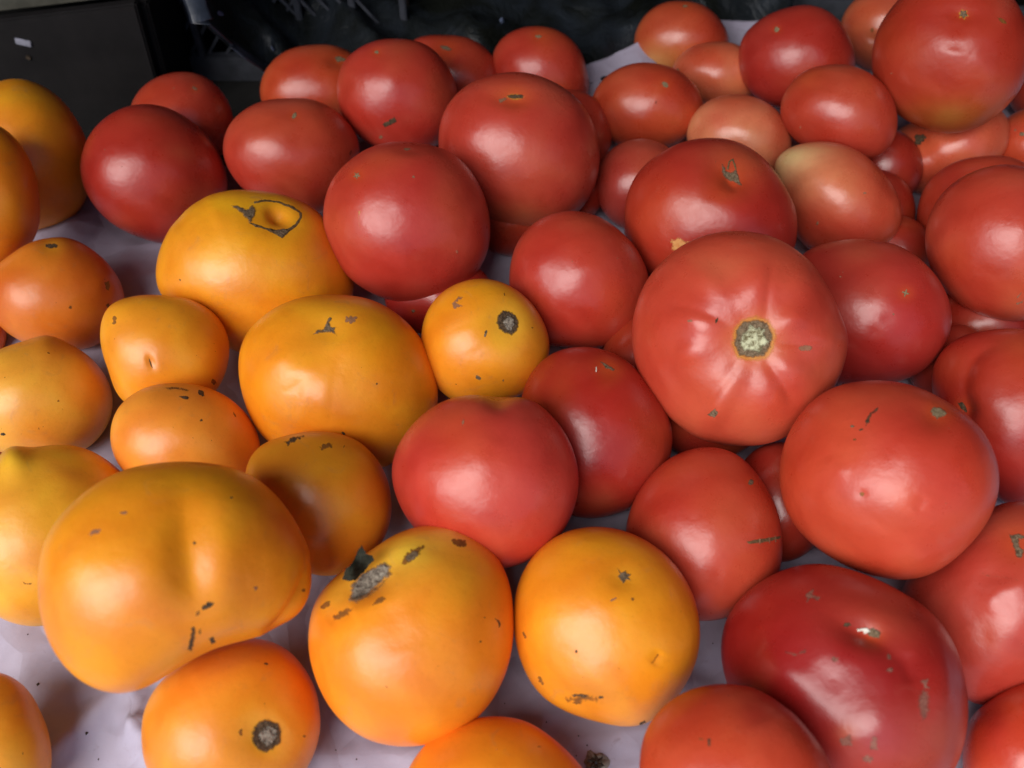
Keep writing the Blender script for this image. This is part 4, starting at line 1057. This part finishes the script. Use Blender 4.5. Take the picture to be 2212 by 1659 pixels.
# crumbs of soil on the paper
VV, FF = [], []
crumbs = [(82, 1478, 5), (187, 1583, 6), (213, 1640, 4), (60, 1370, 3), (1250, 1590, 3), (1268, 1610, 3), (1090, 1520, 3), (725, 1620, 3), (770, 1640, 3), (1180, 1560, 3), (1540, 1390, 3), (1245, 1632, 3)]
rc = random.Random(3)
for _ in range(16):
    crumbs.append((rc.uniform(0, 2212), rc.uniform(450, 1659), rc.uniform(1.2, 2.6)))
for x, y, s in crumbs:
    hit = pbv.ray_cast(CAM, ray(x, y))
    if hit[0] is None:
        continue
    b = len(VV)
    rad = s / F * 0.24
    dirs = [(1, 0, 0), (-1, 0, 0), (0, 1, 0), (0, -1, 0), (0, 0, .7), (0, 0, -.4)]
    for dv in dirs:
        VV.append(hit[0] + Vector(dv) * rad * rc.uniform(0.7, 1.3))
    for f in ((0, 2, 4), (2, 1, 4), (1, 3, 4), (3, 0, 4), (2, 0, 5), (1, 2, 5), (3, 1, 5), (0, 3, 5)):
        FF.append([b + q for q in f])
o = mesh_obj('soil_crumbs', VV, FF, M['soil'], smooth=False)
o['kind'] = 'stuff'; o['label'] = 'dark crumbs of soil scattered on the white paper'; o['category'] = 'crumbs'

# dried calyx lying on the paper at the bottom edge
hit = pbv.ray_cast(CAM, ray(1287, 1652))[0]
cal = bpy.data.objects.new('dried_calyx', None); cal.location = hit; COL.objects.link(cal)
cal['label'] = 'shrivelled grey calyx on the paper at the bottom edge, right of an orange tomato'; cal['category'] = 'calyx'
VV, FF = [], []
rr = 0.0050
for j in range(8):
    for i in range(26):
        a = 2 * math.pi * i / 26
        q = (j / 7)
        rad = rr * (0.15 + 0.85 * q) * (1 + 0.12 * math.sin(3 * a + 1) + 0.08 * math.sin(7 * a))
        VV.append((rad * math.cos(a), rad * math.sin(a) * 1.0, 0.0016 * math.sin(q * 3.1) + 0.0007 * math.sin(5 * a + q * 4) + 0.0009))
for j in range(7):
    for i in range(26):
        FF.append([j * 26 + i, j * 26 + (i + 1) % 26, (j + 1) * 26 + (i + 1) % 26, (j + 1) * 26 + i])
M['husk'] = rough_mat('dry_husk', (0.12, 0.105, 0.08), (0.34, 0.31, 0.26), 300, 0.7)
me = bpy.data.meshes.new('husk'); me.from_pydata(VV, [], FF); me.shade_smooth(); me.materials.append(M['husk'])
hk = bpy.data.objects.new('husk', me); COL.objects.link(hk); hk.parent = cal
VV, FF = [], []
for s_ in range(6):
    a0 = s_ * 1.05 + 0.3
    for q in range(5):
        u = q / 4
        rad = 0.0006 + 0.0028 * u
        wd = 0.0010 * (1 - u * 0.8)
        cx_, cy_ = rad * math.cos(a0 + u * 0.4), rad * math.sin(a0 + u * 0.4)
        nx_, ny_ = -math.sin(a0), math.cos(a0)
        z = 0.0026 + 0.0008 * math.sin(u * 3)
        VV += [(cx_ + nx_ * wd, cy_ + ny_ * wd, z), (cx_ - nx_ * wd, cy_ - ny_ * wd, z), (cx_, cy_, z + wd)]
    b = len(VV) - 15
    for q in range(4):
        for e in range(3):
            a, c = b + q * 3 + e, b + q * 3 + (e + 1) % 3
            FF.append([a, c, c + 3, a + 3])
me = bpy.data.meshes.new('sepals'); me.from_pydata(VV, [], FF); me.materials.append(M['soil'])
hk = bpy.data.objects.new('sepal_tuft', me); COL.objects.link(hk); hk.parent = cal

# ------------------------------------------------------------------ table and the dark things behind
M['table'] = plain('dark_tabletop', (0.018, 0.017, 0.016), 0.7, 0.3, 0.4, 40)
mesh_obj('table_top', [(-1.5, -0.15, -0.02), (1.5, -0.15, -0.02), (1.5, 1.6, -0.02), (-1.5, 1.6, -0.02), (-1.5, -0.15, -0.05), (1.5, -0.15, -0.05), (1.5, 1.6, -0.05), (-1.5, 1.6, -0.05)],
         [[0, 1, 2, 3], [7, 6, 5, 4], [0, 4, 5, 1], [1, 5, 6, 2], [2, 6, 7, 3], [3, 7, 4, 0]], M['table'], smooth=False)['kind'] = 'structure'


def box(bm, c, s, rot=None):
    vs = bmesh.ops.create_cube(bm, size=1)['verts']
    for v in vs:
        q = Vector((v.co.x * s[0], v.co.y * s[1], v.co.z * s[2]))
        if rot is not None:
            q = rot @ q
        v.co = q + Vector(c)


def bm_obj(name, bm, mat, parent=None, bevel=0.0):
    me = bpy.data.meshes.new(name)
    if bevel:
        bmesh.ops.bevel(bm, geom=bm.edges[:], offset=bevel, segments=2, affect='EDGES')
    bm.to_mesh(me); bm.free()
    me.materials.append(mat)
    o = bpy.data.objects.new(name, me); COL.objects.link(o)
    if parent is not None:
        o.parent = parent
    return o


M['blackboard'] = plain('black_board', (0.012, 0.010, 0.010), 0.7, 0.25, 0.15, 25, 0.3)
M['blackplastic'] = plain('black_plastic', (0.055, 0.058, 0.070), 0.42, 0.5, 0.1, 90)
M['voidbrown'] = plain('dark_void_brown', (0.008, 0.005, 0.004), 0.8, 0.2, 0.3, 60)  # near-black brown paints the dark voids inside the crates
M['greyplank'] = plain('grey_plank', (0.13, 0.12, 0.09), 0.8, 0.3, 0.5, 70)
M['greyflake'] = plain('grey_sticker', (0.35, 0.34, 0.40), 0.7, 0.3, 0.2, 200)

# dark box at the far left, its side towards us
YB = 0.535
bl = on_plane_y(-260, 235, YB); br = on_plane_y(338, 200, YB); tr = on_plane_y(292, 8, YB); tl = on_plane_y(-260, 75, YB)
boxr = bpy.data.objects.new('dark_box', None); boxr.location = (-0.32, YB, -0.02); COL.objects.link(boxr)
boxr['label'] = 'dark flat sided box behind the left orange tomatoes, white fleck on its side'; boxr['category'] = 'box'
bo = boxr.location


def prism_quad(name, quad, thick, mat, parent, off):
    """a board: front quad extruded away from the camera"""
    q = [Vector(p) for p in quad]
    nrm = (q[1] - q[0]).cross(q[2] - q[0]).normalized()
    if nrm.y < 0:
        nrm = -nrm
    V = [p - off for p in q] + [p + nrm * thick - off for p in q]
    Fq = [[0, 1, 2, 3], [7, 6, 5, 4], [0, 4, 5, 1], [1, 5, 6, 2], [2, 6, 7, 3], [3, 7, 4, 0]]
    me = bpy.data.meshes.new(name); me.from_pydata([tuple(v) for v in V], [], Fq); me.materials.append(mat)
    bm = bmesh.new(); bm.from_mesh(me); bmesh.ops.recalc_face_normals(bm, faces=bm.faces)
    bmesh.ops.bevel(bm, geom=bm.edges[:], offset=0.0012, segments=2, affect='EDGES'); bm.to_mesh(me); bm.free()
    o = bpy.data.objects.new(name, me); COL.objects.link(o); o.parent = parent
    return o


prism_quad('side_board', [Vector((bl.x, YB, -0.02)), Vector((br.x, YB, -0.02)), tr, tl], 0.008, M['blackboard'], boxr, bo)
prism_quad('end_board', [Vector((br.x - .002, YB + 0.009, -0.02)), Vector((br.x - .002, YB + 0.25, -0.02)), Vector((tr.x - .002, YB + 0.25, tr.z - .004)), Vector((tr.x - .002, YB + .009, tr.z - .004))], 0.006, M['blackboard'], boxr, bo)
# fleck
c = on_plane_y(50, 92, YB - 0.001)
bm = bmesh.new(); box(bm, Vector((c.x, YB - 0.0008, c.z)) - bo, (0.010, 0.0012, 0.0045), Matrix.Rotation(0.25, 3, 'Y'))
bm_obj('white_fleck', bm, M['greyflake'], boxr, 0.0004)
c = on_plane_y(62, 123, YB)
bm = bmesh.new(); box(bm, Vector((c.x, YB - 0.0008, c.z)) - bo, (0.003, 0.001, 0.003), Matrix.Rotation(0.6, 3, 'Y'))
bm_obj('grey_fleck', bm, M['soil'], boxr, 0.0003)
# lid of the box: pale plank lying on top, farther back
a = on_plane_z(-300, 70, tl.z); plv = [on_plane_z(-400, 80, tl.z + .001), on_plane_z(290, -2, tl.z + .001)]
pk = bpy.data.objects.new('grey_plank', None); pk.location = (-0.5, 0.7, tl.z); COL.objects.link(pk)
pk['label'] = 'weathered grey plank lying across the dark box in the top left corner'; pk['category'] = 'plank'
q0, q1 = plv[0] - pk.location, plv[1] - pk.location
dirv = (q1 - q0).normalized(); up2 = Vector((-dirv.y, dirv.x, 0))
P8 = [q0 + up2 * .004, q1 + up2 * .004, q1 + up2 * .16, q0 + up2 * .16]
me = bpy.data.meshes.new('board'); me.from_pydata([tuple(p + Vector((0, 0, z))) for z in (0.012, 0.001) for p in P8], [], [[0, 1, 2, 3], [7, 6, 5, 4], [0, 4, 5, 1], [1, 5, 6, 2], [2, 6, 7, 3], [3, 7, 4, 0]])
me.materials.append(M['greyplank']); ob = bpy.data.objects.new('board', me); COL.objects.link(ob); ob.parent = pk


# slatted black crate seen between the dark box and the plastic sheet
def crate(name, label, x0, x1, y, ztop, depth, ribs, diag, rotz=0.0, loc_z=-0.02):
    root = bpy.data.objects.new(name, None)
    root.location = (x0, y, loc_z); root.rotation_euler = (0, 0, rotz); COL.objects.link(root)
    root['label'] = label; root['category'] = 'crate'; root['group'] = 'black plastic crates behind the tomatoes'
    wdt, hgt = x1 - x0, ztop - loc_z
    bm = bmesh.new(); box(bm, (wdt / 2, 0.002, hgt - 0.006), (wdt, 0.012, 0.012)); bm_obj('top_rail', bm, M['blackplastic'], root, 0.001)
    bm = bmesh.new(); box(bm, (wdt / 2, 0.002, 0.010), (wdt, 0.010, 0.020)); bm_obj('bottom_rail', bm, M['blackplastic'], root, 0.001)
    me0 = None
    for i in range(ribs + 1):
        x = wdt * i / ribs
        bm = bmesh.new(); box(bm, (0, 0, 0), (0.005, 0.008, hgt - 0.032))
        if me0 is None:
            ob = bm_obj('upright', bm, M['blackplastic'], root, 0.0008); me0 = ob.data
        else:
            bm.free(); ob = bpy.data.objects.new('upright', me0); COL.objects.link(ob); ob.parent = root
        ob.location = (min(wdt - 0.003, max(0.003, x)), 0.002, hgt / 2 + 0.004)
    bm = bmesh.new()
    n = diag
    run = (hgt - 0.03) * 1.3 * math.sin(0.65) / 2
    for i in range(n):
        xc = run + (wdt - 2 * run) * i / (n - 1)
        for sgn in (-1, 1):
            box(bm, (xc, 0.003 + 0.0015 * sgn, hgt / 2 + 0.004), (0.0022, 0.002, (hgt - 0.03) * 1.3), Matrix.Rotation(sgn * 0.65, 3, 'Y'))
    bm_obj('mesh_panel', bm, M['blackplastic'], root)
    bm = bmesh.new(); box(bm, (wdt / 2, depth * 0.5, 0.004), (wdt, depth, 0.005)); bm_obj('floor_panel', bm, M['voidbrown'], root)
    bm = bmesh.new(); box(bm, (wdt / 2, depth, hgt / 2), (wdt, 0.006, hgt)); bm_obj('back_panel', bm, M['voidbrown'], root)
    for sx in (0.003, wdt - 0.003):
        bm = bmesh.new(); box(bm, (sx, depth / 2 + 0.006, hgt / 2), (0.005, depth - 0.02, hgt - 0.01)); bm_obj('side_panel', bm, M['voidbrown'], root)
    return root


xa = on_plane_y(318, 100, 0.60).x
crate('plastic_crate', 'black crate with a lattice side between the dark box and the plastic sheet', xa, xa + 0.20, 0.60, 0.16, 0.22, 5, 7)
xa = on_plane_y(1500, 60, 0.70).x
crate('plastic_crate', 'black ribbed crate at the top behind the topmost salmon tomato', xa, xa + 0.34, 0.70, 0.14, 0.25, 9, 12, -0.12)

# crumpled black plastic sheet
m_, t_, b_ = new_mat('black_plastic_film')
n_ = noise_node(t_, 14, 5, 0.6, dist=1.5)
r_ = ramp(t_, n_.outputs['Fac'], [(0.40, (0.008, 0.009, 0.007)), (0.62, (0.020, 0.025, 0.032))])
t_.links.new(r_.outputs[0], b_.inputs['Base Color'])
b_.inputs['Roughness'].default_value = 0.36
b_.inputs['Specular IOR Level'].default_value = 0.3
n2_ = noise_node(t_, 45, 5, 0.6, dist=2.5)
bp_ = t_.nodes.new('ShaderNodeBump'); bp_.inputs['Strength'].default_value = 0.5; bp_.inputs['Distance'].default_value = 0.004
t_.links.new(n2_.outputs['Fac'], bp_.inputs['Height']); t_.links.new(bp_.outputs[0], b_.inputs['Normal'])
M['film'] = m_
M['hem'] = plain('blue_grey_film_hem', (0.018, 0.022, 0.034), 0.36, 0.6, 0.5, 80, 0.5)


def film():
    # near edge runs from upper left to lower right in the picture, then along behind the tomatoes
    edge = [(415, -60), (425, 10), (445, 72), (500, 120), (572, 172), (640, 215), (900, 215), (1100, 215), (1262, 200), (1420, 190), (1700, 170)]
    zs = [0.10, 0.085, 0.07, 0.05, 0.03, 0.015, 0.015, 0.01, 0.008, 0.008, 0.008]
    Pn = [on_plane_z(x, y, z) for (x, y), z in zip(edge, zs)]
    nu, nv = 220, 110
    V, Fs = [], []
    far_y = 1.05
    for i in range(nu + 1):
        s = i / nu * (len(Pn) - 1)
        a = min(int(s), len(Pn) - 2); q = s - a
        q = q * q * (3 - 2 * q) if False else q
        p = Pn[a].lerp(Pn[a + 1], q)
        far = Vector((p.x * 1.35 + 0.02, far_y + 0.1 * math.sin(s), p.z * 0.6 + 0.02))
        for j in range(nv + 1):
            v = j / nv
            g = p.lerp(far, v)
            fold = 0
            for sc_, am in ((7, 0.018), (16, 0.008), (38, 0.003), (90, 0.001)):
                nq = mnoise.noise(Vector((g.x * sc_ + 3 * mnoise.noise(Vector((g.x * 5, g.y * 5, 2))), g.y * sc_ * 0.8, sc_)))
                fold += am * (1 - 2.4 * abs(nq))
            z = g.z + fold * min(1, v * 10) + 0.012 * math.exp(-(v / 0.03) ** 2) * 0.6
            V.append((g.x, g.y, max(z, -0.015)))
    for i in range(nu):
        for j in range(nv):
            a = i * (nv + 1) + j
            Fs.append([a, a + nv + 1, a + nv + 2, a + 1])
    o = mesh_obj('plastic_sheet', V, Fs, M['film'])
    # the rolled hem along the near edge
    HV, HF = [], []
    rr_ = random.Random(5)
    cnt = 0
    for i in range(0, nu // 2 + 1):
        c_ = Vector(V[i * (nv + 1)])
        nxt = Vector(V[min(nu, i + 1) * (nv + 1)])
        tn = (nxt - c_).normalized(); sd_ = tn.cross(Vector((0, 0, 1))).normalized(); up_ = sd_.cross(tn)
        rad = 0.0030 * (1 + 0.35 * mnoise.noise(c_ * 60))
        for a_ in range(8):
            an = 2 * math.pi * a_ / 8
            HV.append(c_ + sd_ * rad * 2.2 * math.cos(an) + up_ * (rad * 0.4 * math.sin(an) + 0.002))
        if i:
            for a_ in range(8):
                b0 = (i - 1) * 8
                HF.append([b0 + a_, b0 + (a_ + 1) % 8, b0 + 8 + (a_ + 1) % 8, b0 + 8 + a_])
    mesh_obj('rolled_hem', HV, HF, M['hem'], o)
    m = o.modifiers.new('thickness', 'SOLIDIFY'); m.thickness = 0.0006; m.offset = -1
    o['label'] = 'crumpled glossy black plastic sheet behind the back row of red tomatoes'; o['category'] = 'plastic sheet'


film()
# torn scraps of pale film caught on the black sheet
M['scrap'] = plain('pale_film_scrap', (0.13, 0.16, 0.25), 0.5, 0.5, 0.3, 200)
dg = bpy.context.evaluated_depsgraph_get()
fo = bpy.data.objects['plastic_sheet']
fv = [v.co[:] for v in fo.data.vertices]; fb = BVHTree.FromPolygons(fv, [p_.vertices[:] for p_ in fo.data.polygons])
for n_i, (x, y, s_, lab) in enumerate([(478, 30, 8, 'pale blue scrap of film on the black plastic near the top left'), (590, 105, 6, 'tiny pale scrap of film on the black plastic above the rearmost red tomato'),
                      (1085, 45, 8, 'thin pale scrap of film on the black plastic above the back red tomatoes')]):
    h_ = fb.ray_cast(CAM, ray(x, y))
    if h_[0] is None:
        continue
    poly = ragged(E(x, y, s_, s_ * 0.5, 30 + 40 * n_i, 9), s_ * 0.25, s_ * 0.4, n_i)
    VV, FF = [], []
    for q in poly:
        hh = fb.ray_cast(CAM, ray(q.x, q.y))
        VV.append((hh[0] if hh[0] is not None else h_[0]) + Vector((0, -0.0015, 0.0012)))
    cc = sum(VV, Vector()) / len(VV) + Vector((0, -0.001, 0.0025))
    n0 = len(VV); VV.append(cc)
    VV += [v_ - Vector((0, -0.0008, 0.0008)) for v_ in VV[:n0]]
    for q in range(n0):
        FF.append([q, (q + 1) % n0, n0]); FF.append([q, q + n0 + 1, (q + 1) % n0 + n0 + 1, (q + 1) % n0])
    o = mesh_obj('film_scrap', VV, FF, M['scrap'], smooth=False)
    o['label'] = lab; o['category'] = 'scrap'; o['group'] = 'pale scraps on the black plastic'

# ------------------------------------------------------------------ unseen roof and walls, added to block the sky except on the street side
M['skyblock'] = plain('dark_sky_blocker', (0.030, 0.030, 0.032), 0.9, 0.1, 0.2, 10)
bm = bmesh.new(); box(bm, (0, 1.05, 1.10), (5.0, 2.6, 0.02))
struct(bm_obj('unseen_shade_roof', bm, M['skyblock']))
bm = bmesh.new(); box(bm, (0, 2.2, 0.3), (5.0, 0.05, 2.3))
struct(bm_obj('unseen_back_blocker', bm, M['skyblock']))
for sx in (-1.5, 1.1):
    bm = bmesh.new(); box(bm, (sx, 0.95, 0.1), (0.05, 2.4, 1.9))
    struct(bm_obj('unseen_side_blocker', bm, M['skyblock']))
M['pave'] = plain('grey_paving', (0.16, 0.15, 0.14), 0.85, 0.3, 0.3, 5)
mesh_obj('ground', [(-30, -30, -0.85), (30, -30, -0.85), (30, 30, -0.85), (-30, 30, -0.85)], [[0, 1, 2, 3]], M['pave'], smooth=False)['kind'] = 'structure'
